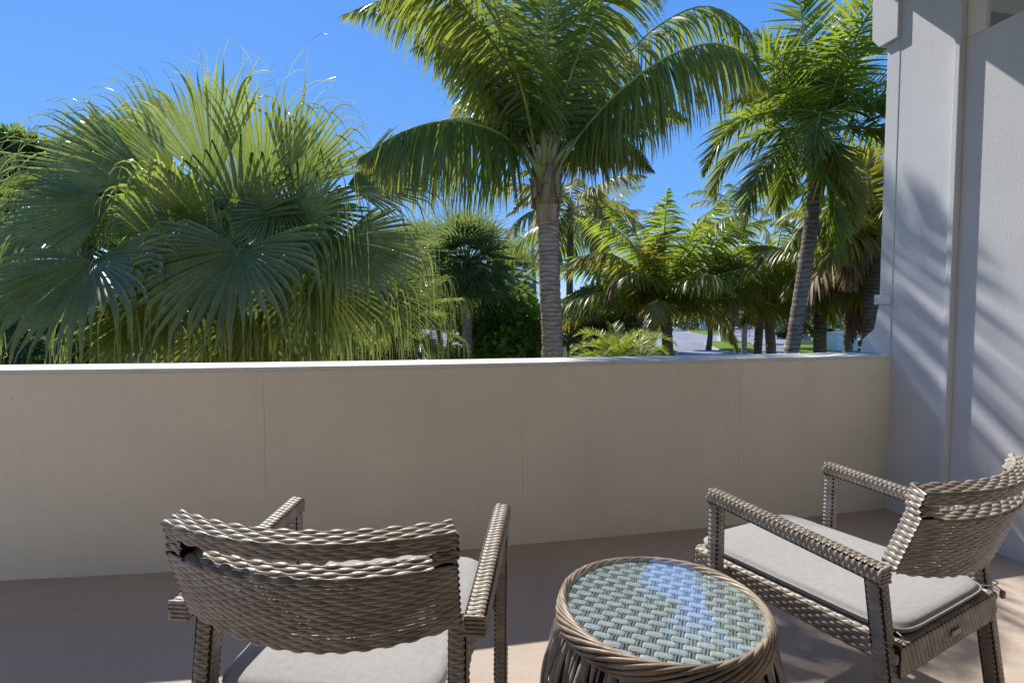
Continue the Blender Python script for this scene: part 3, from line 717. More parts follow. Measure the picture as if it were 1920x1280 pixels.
# ------------------------------------------------------------------ 1. coconut palm in the middle
def coconut_main():
    Y = 7.6; base = at(1037, 760, Y); base[2] = GROUND; ctr = at(1024, 330, Y)
    t = thing('coconut_palm', base, 'tall coconut palm with ringed trunk rising in the middle just beyond the parapet', 'palm tree')
    trunk(t, [base, at(1036, 670, Y), at(1031, 540, Y), at(1028, 400, Y), at(1027, 380, Y)], .155, .145, 'bark', .05, .0, 18)
    trunk(t, [at(1027, 418, Y), at(1027, 405, Y), at(1028, 365, Y), at(1026, 330, Y), at(1024, 290, Y)], .155, .215, 'fibre', .06, .0, 16, .10, name='crown_base')
    boots(t, at(1025, 262, Y), .20, 1.0, 22, 'fibre', .30, .55)
    cc = ctr + np.array([0, 0, .15])
    A = lambda *p: [at(*q) for q in p]
    F_ = lambda P, **k: frond(t, P, **{**dict(n=150, Lf=.95, w=.033, hang=1.9, vee=.1, r0=.032, K=7, h0=.55, fwd=(.2, 1.0)), **k})
    # the fronds that show, by their midribs
    F_(A((1000, 330, 7.5), (960, 268, 7.2), (900, 236, 6.9), (830, 228, 6.6), (750, 250, 6.4), (672, 298, 6.3)), Lf=1.2, hang=2.2, h0=1.5, n=150)              # left, drooping
    F_(A((1010, 320, 7.5), (975, 258, 7.6), (920, 232, 7.8), (860, 222, 8.0), (800, 235, 8.1), (740, 262, 8.1)), Lf=.5)                       # left, behind it
    F_(A((1008, 310, 7.5), (985, 190, 7.2), (945, 70, 6.8), (880, -30, 6.4), (780, -90, 6.0), (640, -70, 5.7)), Lf=1.05, hang=1.9)            # upper left
    F_(A((1012, 310, 7.6), (975, 200, 7.7), (915, 100, 7.8), (830, 30, 7.9), (730, 0, 8.0), (640, 30, 8.0)), Lf=1.0, hang=2.0, h0=.9)
    F_(A((1005, 310, 7.5), (962, 240, 7.5), (915, 165, 7.5), (870, 105, 7.4), (820, 75, 7.4), (775, 90, 7.3)), Lf=.75, hang=1.6)
    F_(A((1020, 310, 7.4), (1020, 200, 7.3), (1024, 80, 7.1), (1030, -60, 6.8), (1040, -170, 6.4)), n=84, Lf=1.0, hang=.35, vee=-.1, fwd=(.1, .9), sidehint=(1, 0, 0), w=.04, h0=.0, r0=.06)   # upright, towards us
    F_(A((1015, 300, 7.7), (1008, 180, 7.9), (1000, 40, 8.1), (1000, -90, 8.3), (980, -170, 8.6)), Lf=.9, hang=.8, sidehint=(1, .3, 0))
    F_(A((1035, 300, 7.6), (1065, 180, 7.7), (1100, 40, 7.8), (1130, -90, 7.7), (1190, -180, 7.5)), Lf=.95, hang=1.0, sidehint=(1, .4, 0))
    F_(A((1015, 300, 7.8), (985, 160, 8.1), (950, 10, 8.3), (915, -110, 8.4), (850, -190, 8.4)), Lf=.95, hang=1.2, sidehint=(1, .2, 0))
    F_(A((1040, 310, 7.6), (1090, 215, 7.8), (1160, 120, 8.0), (1240, 45, 8.1), (1325, 12, 8.1), (1400, 55, 8.0), (1425, 130, 8.0)), Lf=.9, hang=1.9, h0=.9)
    F_(A((1045, 318, 7.5), (1095, 245, 7.3), (1170, 165, 7.0), (1255, 105, 6.8), (1340, 82, 6.6), (1405, 110, 6.5), (1440, 165, 6.5)), Lf=1.1, hang=2.2, h0=1.4, n=160)
    F_(A((1040, 318, 7.6), (1100, 262, 7.8), (1165, 215, 8.0), (1235, 195, 8.1), (1290, 225, 8.1)), Lf=.75, hang=2.2)
    F_(A((1045, 330, 7.5), (1085, 280, 7.6), (1135, 262, 7.7), (1185, 275, 7.8), (1225, 320, 7.8)), Lf=.6, hang=2.2, m_='coco_y')
    F_(A((1012, 315, 7.7), (975, 270, 8.2), (940, 200, 8.8), (900, 150, 9.3), (850, 140, 9.8)), Lf=.7, hang=1.6)
    F_(A((1040, 310, 7.7), (1070, 220, 8.4), (1100, 140, 9.2), (1140, 90, 9.9), (1190, 80, 10.5)), Lf=.75, hang=1.5)
    # fronds that reach over the balcony and out of the frame
    for az, el, L, dr in ((140, 72, 3.6, 60), (235, 70, 3.6, 85), (20, 70, 4, 70), (330, 60, 4, 80)):
        F_(arc(cc, az, el, L, dr, 28), Lf=.85, hang=1.8)
    # pale petiole bases and spent flower stalks
    for px, py, r_ in ((968, 262, .035), (985, 240, .03), (1060, 235, .04), (1075, 262, .035), (1012, 215, .03), (1040, 225, .04)):
        m = rib(crom([at(1020, 345, Y-.16), at((1020+px)/2, (330+py)/2, Y-.2), at(px, py, Y-.15)], 8), r_*1.6, r_*.6, 8); m.build('petiole', M['petiole'], t, smooth=True, wc=True)
coconut_main()

# ------------------------------------------------------------------ generic palms
def palm(kind, name, label, pix_trunk, Y, r, nf, L, Lf, els=(-20, 80), hang=1.6, mats=('coco',), n=44, w=.04, h0=.45, bark='bark_grey', group=None, shaft=0, droop=95, extra=(), hw=1.0, seed=0, K=5, vee=.12, brown=0, **kw):
    rr = random.Random(seed+int(pix_trunk[0][0])); top = at(pix_trunk[-1][0], pix_trunk[-1][1], Y)
    pts = [at(p[0], p[1], Y) for p in pix_trunk]; b = pts[0].copy(); b[2] = GROUND
    if pts[0][2] > GROUND+.1: pts = [b + (pts[0]-pts[1])*np.array([.3, .3, 0])] + pts; b = pts[0]
    b[2] = GROUND
    t = thing(name, b, label, 'palm tree', group=group)
    trunk(t, pts, r*1.12, r, bark, max(.05, r*.35), 0, 12)
    if shaft:
        sh = crom([top - np.array([0, 0, .05]), top + np.array([.02, 0, shaft*.5]), top + np.array([.03, 0, shaft])], 10); m = MB(); m.tube(list(sh), [r*1.0, r*1.25, r*1.22, r*1.15, r*1.05, r*.98, r*.9, r*.8, r*.65, r*.45], 12)
        m.build('crownshaft', M['shaft'], t, smooth=True, wc=True); top = top + np.array([.03, 0, shaft*.92])
    else:
        boots(t, top + np.array([0, 0, .15]), r*1.1, .5, 8, 'fibre', .35, .4*r/.14)
        top = top + np.array([0, 0, .1])
    for k in range(nf):
        az = 360*(k*.3819) + rr.uniform(-14, 14); q = (k+.5)/nf; el = els[1] + (els[0]-els[1])*q**.9 + rr.uniform(-7, 7)
        mm = mats[min(len(mats)-1, int(q*len(mats)+rr.uniform(-.35, .35)))] if len(mats) > 1 else mats[0]
        LL = L*rr.uniform(.85, 1.08)*(.82 if el > 65 else 1)
        P = arc(top + np.array([0, 0, -.12*q]), az, el, LL, droop*rr.uniform(.8, 1.15)*(.65 + .35*q), 22, rr.uniform(-25, 25))
        frond(t, P, n=n, Lf=Lf*rr.uniform(.9, 1.1), w=w, hang=hang, vee=vee, m_=mm, r0=.03*r/.14*1.1, K=K, h0=h0, **kw)
    for (ctrl, mm, lf, hg) in extra:
        frond(t, [at(*c) for c in ctrl], n=n+10, Lf=lf, w=w, hang=hg, m_=mm, r0=.025, K=K, vee=vee, h0=h0, **kw)
    return t

# right, tall smooth palm with a green crownshaft
palm('adonidia', 'leaning_palm', 'tall curved palm with smooth green crownshaft left of the end wall, its base leaning left', [(1480, 700), (1488, 640), (1503, 540), (1518, 440), (1528, 360), (1532, 318)], 8.4, .10, 15, 2.4, .66,
     els=(-5, 84), hang=.7, mats=('xmas', 'xmas', 'coco'), n=100, w=.034, shaft=.75, droop=120, vee=.45, grp=.35, seed=3, K=6,
     extra=(([(1535, 245, 8.4), (1480, 215, 8.3), (1420, 215, 8.2), (1360, 250, 8.1), (1320, 330, 8.0)], 'xmas', .6, .9),
            ([(1535, 245, 8.3), (1500, 255, 8.0), (1450, 290, 7.8), (1415, 350, 7.6), (1395, 430, 7.5)], 'coco', .6, .9),
            ([(1538, 245, 8.2), (1560, 270, 7.9), (1580, 340, 7.7), (1600, 430, 7.6)], 'coco_y', .65, .9),
            ([(1538, 240, 8.2), (1540, 290, 7.8), (1560, 380, 7.6), (1570, 470, 7.5)], 'xmas', .6, .8),
            ([(1538, 240, 8.4), (1590, 195, 8.3), (1650, 190, 8.2), (1700, 230, 8.1)], 'xmas', .6, 1.0),
            ([(1535, 240, 8.4), (1530, 160, 8.3), (1510, 80, 8.1), (1500, 0, 8.0), (1490, -60, 7.9)], 'xmas', .7, .2),
            ([(1535, 240, 8.4), (1555, 150, 8.4), (1580, 60, 8.4), (1620, -20, 8.3)], 'xmas', .7, .3),
            ([(1535, 240, 8.5), (1500, 160, 8.6), (1450, 100, 8.7), (1415, 60, 8.8)], 'xmas', .65, .4),
            ([(1535, 240, 8.5), (1490, 190, 8.6), (1440, 165, 8.7), (1400, 175, 8.8)], 'coco', .6, .7)))
# coconut at 1250
palm('coco', 'young_coconut_palm', 'short coconut palm with upright green fronds right of the tall middle palm', [(1253, 720), (1252, 660), (1250, 615), (1247, 590)], 13.5, .13, 26, 3.9, .8,
     els=(18, 84), hang=1.8, mats=('xmas', 'xmas', 'xmas', 'coco', 'coco_y'), n=84, w=.05, seed=5, droop=88, K=6,
     extra=(([(1245, 590, 13.5), (1205, 520, 13), (1150, 478, 12.6), (1095, 480, 12.3), (1055, 520, 12.2)], 'coco_y', .75, 2.2),
            ([(1245, 590, 13.3), (1215, 545, 12.8), (1180, 510, 12.5), (1150, 530, 12.3), (1140, 580, 12.3)], 'coco_b', .7, 2.2),
            ([(1240, 590, 13.4), (1230, 540, 12.8), (1225, 480, 12.4), (1240, 440, 12.2), (1275, 430, 12.2)], 'coco_y', .5, 2.0)))
# pair of thin coconuts at 1420/1443
palm('coco', 'coconut_palm', 'slim coconut palm with dark boots, right trunk of the close pair on the road edge', [(1447, 720), (1446, 665), (1442, 600), (1438, 575)], 14.5, .125, 20, 3.7, .75,
     els=(24, 78), hang=1.9, mats=('xmas', 'xmas', 'coco', 'coco_y'), n=74, w=.05, seed=8, bark='bark', droop=95,
     extra=(([(1438, 570, 14.3), (1400, 520, 13.6), (1350, 500, 13.2), (1310, 515, 13.0), (1285, 545, 13)], 'coco_y', .65, 2.2),
            ([(1438, 570, 14.3), (1410, 470, 13.6), (1370, 415, 13.2), (1320, 430, 13.0), (1300, 470, 13)], 'coco', .7, 1.8)))
palm('coco', 'coconut_palm', 'slim coconut palm, left trunk of the close pair on the road edge', [(1418, 720), (1420, 665), (1424, 610), (1426, 580)], 15.2, .11, 10, 2.9, .7,
     els=(25, 80), hang=1.9, mats=('coco', 'coco', 'coco_y'), n=60, w=.05, seed=9, droop=105)
# 1537
palm('coco', 'coconut_palm', 'coconut palm with thick grey trunk and yellow hanging fronds near the end wall', [(1537, 720), (1537, 660), (1538, 600), (1540, 560)], 12.5, .135, 20, 3.0, .8,
     els=(14, 76), hang=2.1, mats=('coco', 'coco', 'coco_y'), n=70, w=.05, seed=12, droop=115)
# right edge, yellow and brown
palm('coco', 'coconut_palm', 'coconut palm with orange and brown dying fronds half hidden by the end wall', [(1636, 720), (1634, 640), (1634, 560), (1640, 470)], 10.5, .13, 20, 2.9, .8,
     els=(-20, 78), hang=2.0, mats=('coco', 'coco', 'coco_y', 'coco_b'), n=70, w=.05, seed=13, droop=110,
     extra=(([(1640, 460, 10.3), (1620, 440, 9.9), (1600, 470, 9.7), (1595, 540, 9.7)], 'coco_b', .7, 1.8),
            ([(1640, 455, 10.3), (1632, 360, 10.1), (1622, 290, 9.9), (1600, 270, 9.8)], 'coco_y', .6, 1.6), ([(1640, 455, 10.5), (1612, 380, 10.5), (1590, 350, 10.5), (1565, 370, 10.5)], 'coco_y', .65, 1.9),
            ([(1640, 455, 10.3), (1600, 400, 9.9), (1570, 410, 9.7), (1545, 460, 9.6)], 'coco_y', .7, 1.8)))
# beyond the end wall, seen over its top
palm('coco', 'coconut_palm', 'coconut palm beyond the end wall, glimpsed through the gap above its top', [(1925, 900), (1925, 500), (1925, 250), (1925, 170)], 8.5, .13, 14, 2.6, .7,
     els=(-10, 78), hang=1.6, mats=('coco', 'coco_y'), n=46, w=.05, seed=21)
# yellow palm behind the main trunk
palm('coco', 'coconut_palm', 'distant yellow coconut palm with grey pole trunk directly behind the middle palm', [(1071, 720), (1070, 660), (1068, 540), (1070, 400)], 17, .105, 14, 3.2, .95,
     els=(-35, 60), hang=2.0, mats=('coco_y', 'coco_y', 'coco'), n=46, w=.06, seed=14, droop=100,
     extra=(([(1075, 385, 17), (1110, 350, 16.5), (1130, 400, 16.2), (1130, 470, 16.2)], 'coco_y', 1.0, 1.6),
            ([(1070, 385, 17), (1030, 360, 16.8), (985, 370, 16.6), (950, 405, 16.5)], 'coco_y', .7, 1.2),
            ([(1070, 390, 17), (1030, 330, 17.8), (980, 320, 18), (945, 345, 18)], 'coco', .7, 1.0)))
# small palms in the far background
for (px, py, Y, s, lab) in ((1000, 475, 30, 3.2, 'small far palm just left of the middle trunk at the tree line'), (1395, 400, 24, 3.0, 'far palm rising between the road palms with a single upright spear'),
                            (745, 480, 22, 2.6, 'far palm just right of the large fan palm'), (1120, 420, 26, 3.4, 'far palm with grey drooping fronds right of the yellow palm'),
                            (1590, 330, 15, 2.8, 'far yellowish palm behind the leaning palm')):
    palm('coco', 'coconut_palm', lab, [(px, 650), (px+2, 560 if py < 540 else 610), (px, py)], Y, .11, 12, s, .7, els=(-10, 75), hang=1.5, mats=('coco', 'coco_y'), n=30, w=.06, seed=int(px), K=4)

# low bright palm by the parapet
def low_palm():
    c = at(1163, 690, 9.5); c[2] = GROUND+.6; t = thing('low_date_palm', (c[0], c[1], GROUND), 'low bright green date palm just above the parapet left of the young coconut', 'palm tree')
    trunk(t, [(c[0], c[1], GROUND), (c[0], c[1], GROUND+1.2)], .16, .18, 'fibre', .06)
    top = at(1160, 676, 9.5)
    for k in range(20):
        q = (k+.5)/20; P = arc(top, 360*k*.3819, 74-62*q, 1.1*rnd.uniform(.85, 1.1), 100, 16)
        frond(t, P, n=40, Lf=.24, w=.016, hang=.3, vee=.5, m_='date', r0=.012, K=3, s0=.12, fwd=(.5, 1.0))
low_palm()

# ------------------------------------------------------------------ fan palm leaves
def fan_leaf(parent, o, d, up, petL, Rb, m_='fan', nseg=54, spread=150, fuse=.5, tipdrop=4, costa=.5, tipL=.55, K=9, sag=.35):
    """palmate leaf: petiole from o along d, pleated blade with free drooping tips. up = blade normal hint"""
    d = nrm(np.array(d, float)); o = np.array(o, float); dn = np.array([0, 0, -1.])
    P = [o]; dd = d.copy()
    for i in range(8): dd = nrm(dd + dn*.10*petL/1.2*(.4+i/8)*sag/.35); P.append(P[-1] + dd*petL/8)
    hub = P[-1]; up = np.array(up, float); n0 = nrm(up - dd*(up@dd)); sd = np.cross(dd, n0)
    g = rib(np.array(P), .020, .011, 6)
    th = np.radians(np.linspace(-spread, spread, nseg)) + rng.normal(0, .0015, nseg)
    D = dd[None]*np.cos(th)[:, None] + sd[None]*np.sin(th)[:, None]; D = nrm(D + n0[None]*.12*(1-np.cos(th))[:, None] + n0*.12)
    Ls = Rb*(.80+.20*np.cos(th*.9))*(1+.05*np.sin(np.arange(nseg)*1.3)+rng.normal(0, .02, nseg)); total = Ls*(1+tipL*rng.uniform(.6, 1.25, nseg))
    x = np.repeat(hub[None], nseg, 0); half = (th[1]-th[0])/2; V = []; A = []
    wd = nrm(np.cross(n0[None], D)); droop = costa*(.75+.5*rng.random(nseg)); tw = rng.normal(0, .6, nseg)
    kink = rng.uniform(.85, 1.1, nseg)
    ts = np.concatenate([np.linspace(0, .56, 5), np.linspace(.56, 1, K)[1:]])
    prev = 0
    for t in ts:
        st = (t-prev)*total; prev = t; x = x + D*st[:, None]; r = t*total
        Nn = nrm(np.cross(D, wd)); fus = fuse*Ls
        ww = np.where(r < fus*1.0, np.tan(half)*r*.97, np.tan(half)*fus*.97*np.maximum(np.clip(1-(r-fus)/(.62*(total-fus)+1e-6), 0, 1)**1.1, .07)) + .0013
        fold = 1.05*ww*(1+.25*np.sin(np.arange(nseg)*2.1))
        V += [x - wd*ww[:, None], x + Nn*fold[:, None]*-1, x + wd*ww[:, None]]; A += [np.full(nseg, t)]*3
        g1 = st*np.where(r < fus, costa*.7, droop*1.2) + np.where(r > Ls*kink*.92, tipdrop*st/total*3.2, 0)
        D = nrm(D + dn*g1[:, None] + rng.normal(0, .014, (nseg, 3))*np.where(r < fus*.98, .28, 1+3*(t > .5))[:, None])
        wd = nrm(wd - D*np.sum(wd*D, 1)[:, None]);
        if t > .55: wd = nrm(wd + np.cross(D, wd)*(tw*.4)[:, None])
    m = len(ts); V = np.stack(V, 1).reshape(-1, 3); A = np.stack(A, 1).reshape(-1); b = np.arange(nseg)*3*m; Q = []
    for k in range(m-1):
        for e in (0, 1): Q.append(np.stack([b+3*k+e, b+3*k+e+1, b+3*k+3+e+1, b+3*k+3+e], 1))
    f = link('leaf', mesh_q('leaf', V, np.concatenate(Q), smooth=False, attr=A*.9), parent, M[m_], True)
    link('petiole', g.mesh('petiole', True), f, M['petiole_dark']); return f
def fan_palm():
    Y = 6.9; c = at(430, 470, Y); t = thing('fan_palm', (c[0], c[1], GROUND), 'huge fan palm with pleated leaves and long drooping tips filling the left side', 'palm tree')
    trunk(t, [(c[0]+.1, c[1], GROUND), (c[0]+.05, c[1], .4), (c[0], c[1], c[2])], .17, .15, 'bark_dark', .05)
    boots(t, c + np.array([0, 0, .2]), .2, .9, 12, 'fibre', .4, .4)
    def leaf(hub, tip, m_='fan', Rb=1.1, normal=None, **k):
        """a leaf whose blade starts at hub and points towards tip (both as (px, py, Y))"""
        h = at(*hub); tp = at(*tip); o = c + nrm(h-c)*.15; d = nrm(tp-h); pv = h-o; L = np.linalg.norm(pv)
        # petiole leads to the hub, then the blade takes direction d
        nseg = k.pop('nseg', 58)
        up = np.array([0, 0, 1.]) if normal is None else np.array(normal, float)
        f = fan_leaf(t, h - d*.02, d, up, .02, Rb, m_, nseg, **k)
        g = rib(crom([o, o + pv*.5 + np.array([0, 0, .12]), h, h + d*.12], 12), .022, .012); link('petiole', g.mesh('petiole', True), f, M['petiole_dark'])
    V3 = lambda *a: a
    # leaves that read singly in the photograph
    leaf((398, 350, 6.7), (378, 150, 6.9), 'fan_l', 1.42, V3(-.1, -1, .2), spread=40, tipdrop=1.6, costa=.05, fuse=.84, tipL=.22, nseg=24)
    leaf((490, 370, 6.8), (515, 170, 7.0), 'fan_l', 1.4, V3(.2, -1, .2), spread=36, tipdrop=1.2, costa=.05, fuse=.6, tipL=.35, nseg=20)
    leaf((540, 360, 7.0), (620, 230, 7.1), 'fan', 1.25, V3(.3, -1, .4), spread=42, costa=.12, fuse=.66, tipdrop=2.2, nseg=24)
    leaf((330, 330, 7.2), (180, 210, 7.2), 'fan', 1.35, V3(-.2, -1, .5), spread=40, costa=.1, fuse=.72, tipdrop=2, tipL=.35, nseg=24)
    leaf((285, 335, 6.8), (100, 300, 6.6), 'fan', 1.45, V3(-.1, -1, .6), spread=44, costa=.08, fuse=.74, tipdrop=2, tipL=.35, nseg=36)
    leaf((210, 385, 6.3), (30, 430, 5.9), 'fan', 1.1, V3(0, -.9, .6), spread=60, costa=.2, fuse=.72, tipdrop=2.5, tipL=.4, nseg=44)
    leaf((330, 425, 6.1), (330, 370, 6.0), 'fan_l', .75, V3(0, -1, .1), spread=110, costa=.2, fuse=.85, tipdrop=4)
    leaf((450, 470, 5.6), (400, 545, 5.2), 'fan', 1.15, V3(0, -.8, .8), spread=115, costa=.55, fuse=.72, tipdrop=5, tipL=.6, nseg=38)
    leaf((175, 490, 5.6), (130, 560, 5.2), 'fan', 1.15, V3(-.1, -.8, .8), spread=110, costa=.55, fuse=.75, tipdrop=4, tipL=.55, nseg=38)
    leaf((640, 450, 6.2), (720, 520, 6.0), 'fan', 1.05, V3(.2, -.7, .9), spread=105, costa=.45, fuse=.7, tipdrop=5, tipL=.6, nseg=38)
    leaf((560, 400, 6.3), (560, 470, 5.9), 'fan', .95, V3(.1, -.9, .6), spread=110, costa=.4, fuse=.7, tipdrop=5, tipL=.7, nseg=40)
    leaf((650, 350, 6.9), (740, 330, 6.9), 'fan', 1.25, V3(.2, -.8, .7), spread=55, costa=.25, fuse=.65, tipdrop=3, tipL=.5, nseg=44)
    leaf((600, 520, 6.0), (640, 600, 5.8), 'fan', 1.0, V3(.2, -.8, .6), spread=95, costa=.45, fuse=.65, tipdrop=5, tipL=.7, nseg=38)
    leaf((330, 500, 6.0), (290, 590, 5.7), 'fan', .95, V3(-.1, -.8, .6), spread=100, costa=.45, fuse=.65, tipdrop=5, tipL=.7, nseg=38)
    leaf((90, 450, 6.2), (-60, 520, 6.0), 'fan', 1.1, V3(-.2, -.8, .7), spread=95, costa=.35, fuse=.7, tipdrop=4, nseg=40)
    leaf((420, 380, 6.3), (440, 440, 6.0), 'fan_l', .9, V3(0, -.8, .8), spread=110, costa=.4, fuse=.45, tipdrop=5, tipL=1.0)
    leaf((520, 380, 6.4), (500, 430, 6.0), 'fan_l', .85, V3(0, -.8, .8), spread=110, costa=.4, fuse=.45, tipdrop=5, tipL=1.0)
    leaf((300, 400, 6.5), (250, 440, 6.1), 'fan_l', .9, V3(0, -.8, .8), spread=110, costa=.4, fuse=.5, tipdrop=5, tipL=1.0)
    leaf((700, 540, 6.8), (780, 600, 6.7), 'fan', .95, V3(.2, -.8, .6), spread=95, costa=.5, fuse=.5, tipdrop=4, tipL=.7)
    leaf((500, 560, 6.2), (480, 640, 6.0), 'fan', .9, V3(.1, -.9, .4), spread=100, costa=.45, fuse=.65, tipdrop=5, tipL=.7, nseg=38)
    leaf((460, 400, 7.3), (440, 270, 7.4), 'fan', 1.0, V3(.05, -1, .3), spread=70, costa=.2, fuse=.6, tipdrop=4, tipL=.6, nseg=34)
    leaf((450, 420, 6.2), (460, 350, 6.3), 'fan_l', .95, V3(0, -1, .8), spread=120, costa=.4, fuse=.5, tipdrop=6, tipL=1.2, nseg=34)
    leaf((560, 430, 6.1), (600, 380, 6.0), 'fan_l', .9, V3(0, -1, .8), spread=120, costa=.4, fuse=.5, tipdrop=6, tipL=1.3, nseg=34)
    # the rest of the crown
    for k in range(12):
        q = (k+.5)/12; az = R(360*k*.3819); el = R(2-52*q); d = np.array([math.sin(az)*math.cos(el), math.cos(az)*math.cos(el), math.sin(el)])
        if d[1] < -.75 and el > R(10): d[1] *= -1
        fan_leaf(t, c, d, (0, 0, 1) if abs(d[2]) < .85 else (0, -1, .2), rnd.uniform(.95, 1.3), rnd.uniform(.95, 1.15), rnd.choice(['fan', 'fan', 'fan_l']), 40, spread=rnd.uniform(95, 125), fuse=.68, tipdrop=4.5, costa=.35, tipL=.8)
fan_palm()
# smaller fan palm at its left, and lower right
for (px, py, Y, s, lab) in ((-60, 400, 9.5, .9, 'fan palm cut off by the left edge of the view'), (745, 600, 9.0, .8, 'small fan palm under the right edge of the huge one')):
    c = at(px, py, Y); t = thing('fan_palm', (c[0], c[1], GROUND), lab, 'palm tree'); trunk(t, [(c[0], c[1], GROUND), (c[0], c[1], c[2])], .13, .12, 'bark_dark', .05)
    for k in range(16):
        q = (k+.5)/16; az = R(360*k*.3819); el = R(75-110*q); d = np.array([math.sin(az)*math.cos(el), math.cos(az)*math.cos(el), math.sin(el)])
        fan_leaf(t, c, d, (0, 0, 1) if abs(d[2]) < .85 else (0, -1, .2), .8*s, .75*s, 'fan', 40, spread=115, fuse=.5, tipdrop=3.5, costa=.5, tipL=.6)
# thatch palms (stiff star leaves)
def thatch(name, px, py, ybase, Y, Rr, r, label, nl=46, lean=0):
    top = at(px, py, Y); base = at(px+lean, ybase, Y); base[2] = GROUND; t = thing(name, base, label, 'palm tree')
    trunk(t, [base, at(px+lean*.6, 640, Y), top], r*1.1, r, 'bark_dark' if lean else 'bark', .05)
    for k in range(nl):
        q = (k+.5)/nl; az = R(360*k*.3819+rnd.uniform(-9, 9)); el = R(86-125*q); d = np.array([math.sin(az)*math.cos(el), math.cos(az)*math.cos(el), math.sin(el)])
        fan_leaf(t, top, d, (0, 0, 1) if abs(d[2]) < .8 else (0, -1, .2), Rr*.45, Rr*.42, 'thatch', 26, spread=135, fuse=.42, tipdrop=.6, costa=.35, tipL=.35, K=6, sag=.5)
thatch('thatch_palm', 876, 500, 720, 13, 1.75, .12, 'round headed thatch palm with stiff spiky leaves on a straight brown trunk', 60)
thatch('thatch_palm', 790, 490, 720, 16, 1.6, .07, 'smaller spiky thatch palm with a leaning thin dark trunk', 34, lean=60)
thatch('thatch_palm', 960, 520, 700, 19, 1.5, .09, 'far spiky thatch palm behind the round headed one, nearer the middle trunk', 30)

# ------------------------------------------------------------------ leafy shrubs and trees
def leaf_cloud(n, centres, radii, size, flat_=.6, seed=0, aspect=.55, shell=.55):
    g = np.random.default_rng(seed); C_ = np.array(centres); Rr = np.array(radii); k = g.integers(0, len(C_), n)
    u = nrm(g.normal(size=(n, 3))); r = shell + (1-shell)*g.random(n)**.6; P = C_[k] + u*Rr[k]*r[:, None]
    D = nrm(g.normal(size=(n, 3)) + u*.8 + np.array([0, 0, -.25])); W = nrm(np.cross(D, g.normal(size=(n, 3)) + np.array([0, 0, 1.2]))); N = np.cross(D, W)
    s = size*g.uniform(.6, 1.25, n)
    V = np.stack([P, P + D*(s*.45)[:, None] + W*(s*aspect*.5)[:, None] + N*(s*.06)[:, None], P + D*s[:, None] - N*(s*.10)[:, None], P + D*(s*.45)[:, None] - W*(s*aspect*.5)[:, None] + N*(s*.06)[:, None]], 1).reshape(-1, 3)
    b = np.arange(n)*4; Q = np.stack([b, b+1, b+2, b+3], 1)
    return V, Q, np.repeat(g.random(n), 4)
def bush(name, label, cat, px, py, Y, wpx, hpx, n, size, m_, clumps=14, seed=1, trunk_r=.05, aspect=.55, to_ground=True, depth=None):
    g = random.Random(seed); c = at(px, py, Y); W = wpx*Y/1000/2; H = hpx*Y/1000/2; t = thing(name, (c[0], c[1], GROUND), label, cat)
    cs = []; rs = []
    dz = depth or W
    for k in range(clumps):
        a = g.uniform(0, 6.28); r = math.sqrt(g.random())*.72; z = g.uniform(-.75, .75); f = math.sqrt(1-z*z*.8)
        cs.append((c[0]+W*r*f*math.cos(a), c[1]+dz*r*f*math.sin(a), c[2]+H*z)); q = g.uniform(.24, .42); rs.append((W*q, dz*q, H*q*1.05))
    V, Q, A = leaf_cloud(n, cs, rs, size, seed=seed, aspect=aspect)
    o = link('foliage', mesh_q('foliage', V, Q, smooth=False, attr=A), t, M[m_], True); o['kind'] = 'stuff'
    m = MB(); b0 = np.array([c[0], c[1], GROUND]); mid = np.array([c[0], c[1], c[2]-H*.35])
    m.tube([b0, (b0+mid)/2 + np.array([.05, 0, 0]), mid], [trunk_r*1.3, trunk_r*1.1, trunk_r], 8)
    for q in cs[:9]: m.tube([mid-np.array([0, 0, H*.2]), (mid+np.array(q))/2+np.array([0, 0, -.05]), np.array(q)], [trunk_r*.7, trunk_r*.4, trunk_r*.15], 6)
    m.build('stem', M['bark_dark'], t, smooth=True, wc=True); return t
bush('sea_grape_shrub', 'broad leaved bright shrub behind the thatch palm trunk, left of the middle trunk', 'shrub', 945, 625, 14, 190, 170, 9000, .16, 'shrub', 26, 2, aspect=.8)
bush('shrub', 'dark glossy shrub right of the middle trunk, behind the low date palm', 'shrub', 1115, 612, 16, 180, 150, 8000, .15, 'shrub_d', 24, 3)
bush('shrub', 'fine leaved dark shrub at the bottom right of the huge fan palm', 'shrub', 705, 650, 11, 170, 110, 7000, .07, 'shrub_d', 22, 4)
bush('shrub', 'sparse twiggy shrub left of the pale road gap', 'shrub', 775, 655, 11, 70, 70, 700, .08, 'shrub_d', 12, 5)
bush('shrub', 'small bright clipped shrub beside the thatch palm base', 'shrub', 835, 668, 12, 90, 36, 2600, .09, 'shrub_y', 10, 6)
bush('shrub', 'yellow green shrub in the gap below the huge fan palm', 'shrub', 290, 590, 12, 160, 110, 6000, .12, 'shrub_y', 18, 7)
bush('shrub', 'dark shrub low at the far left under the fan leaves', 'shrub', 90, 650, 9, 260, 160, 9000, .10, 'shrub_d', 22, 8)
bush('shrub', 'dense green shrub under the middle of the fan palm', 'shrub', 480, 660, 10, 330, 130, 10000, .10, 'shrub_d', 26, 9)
bush('shrub', 'yellow leaved shrub low under the right fan leaves', 'shrub', 620, 620, 13, 150, 100, 5000, .11, 'shrub_y', 16, 10)
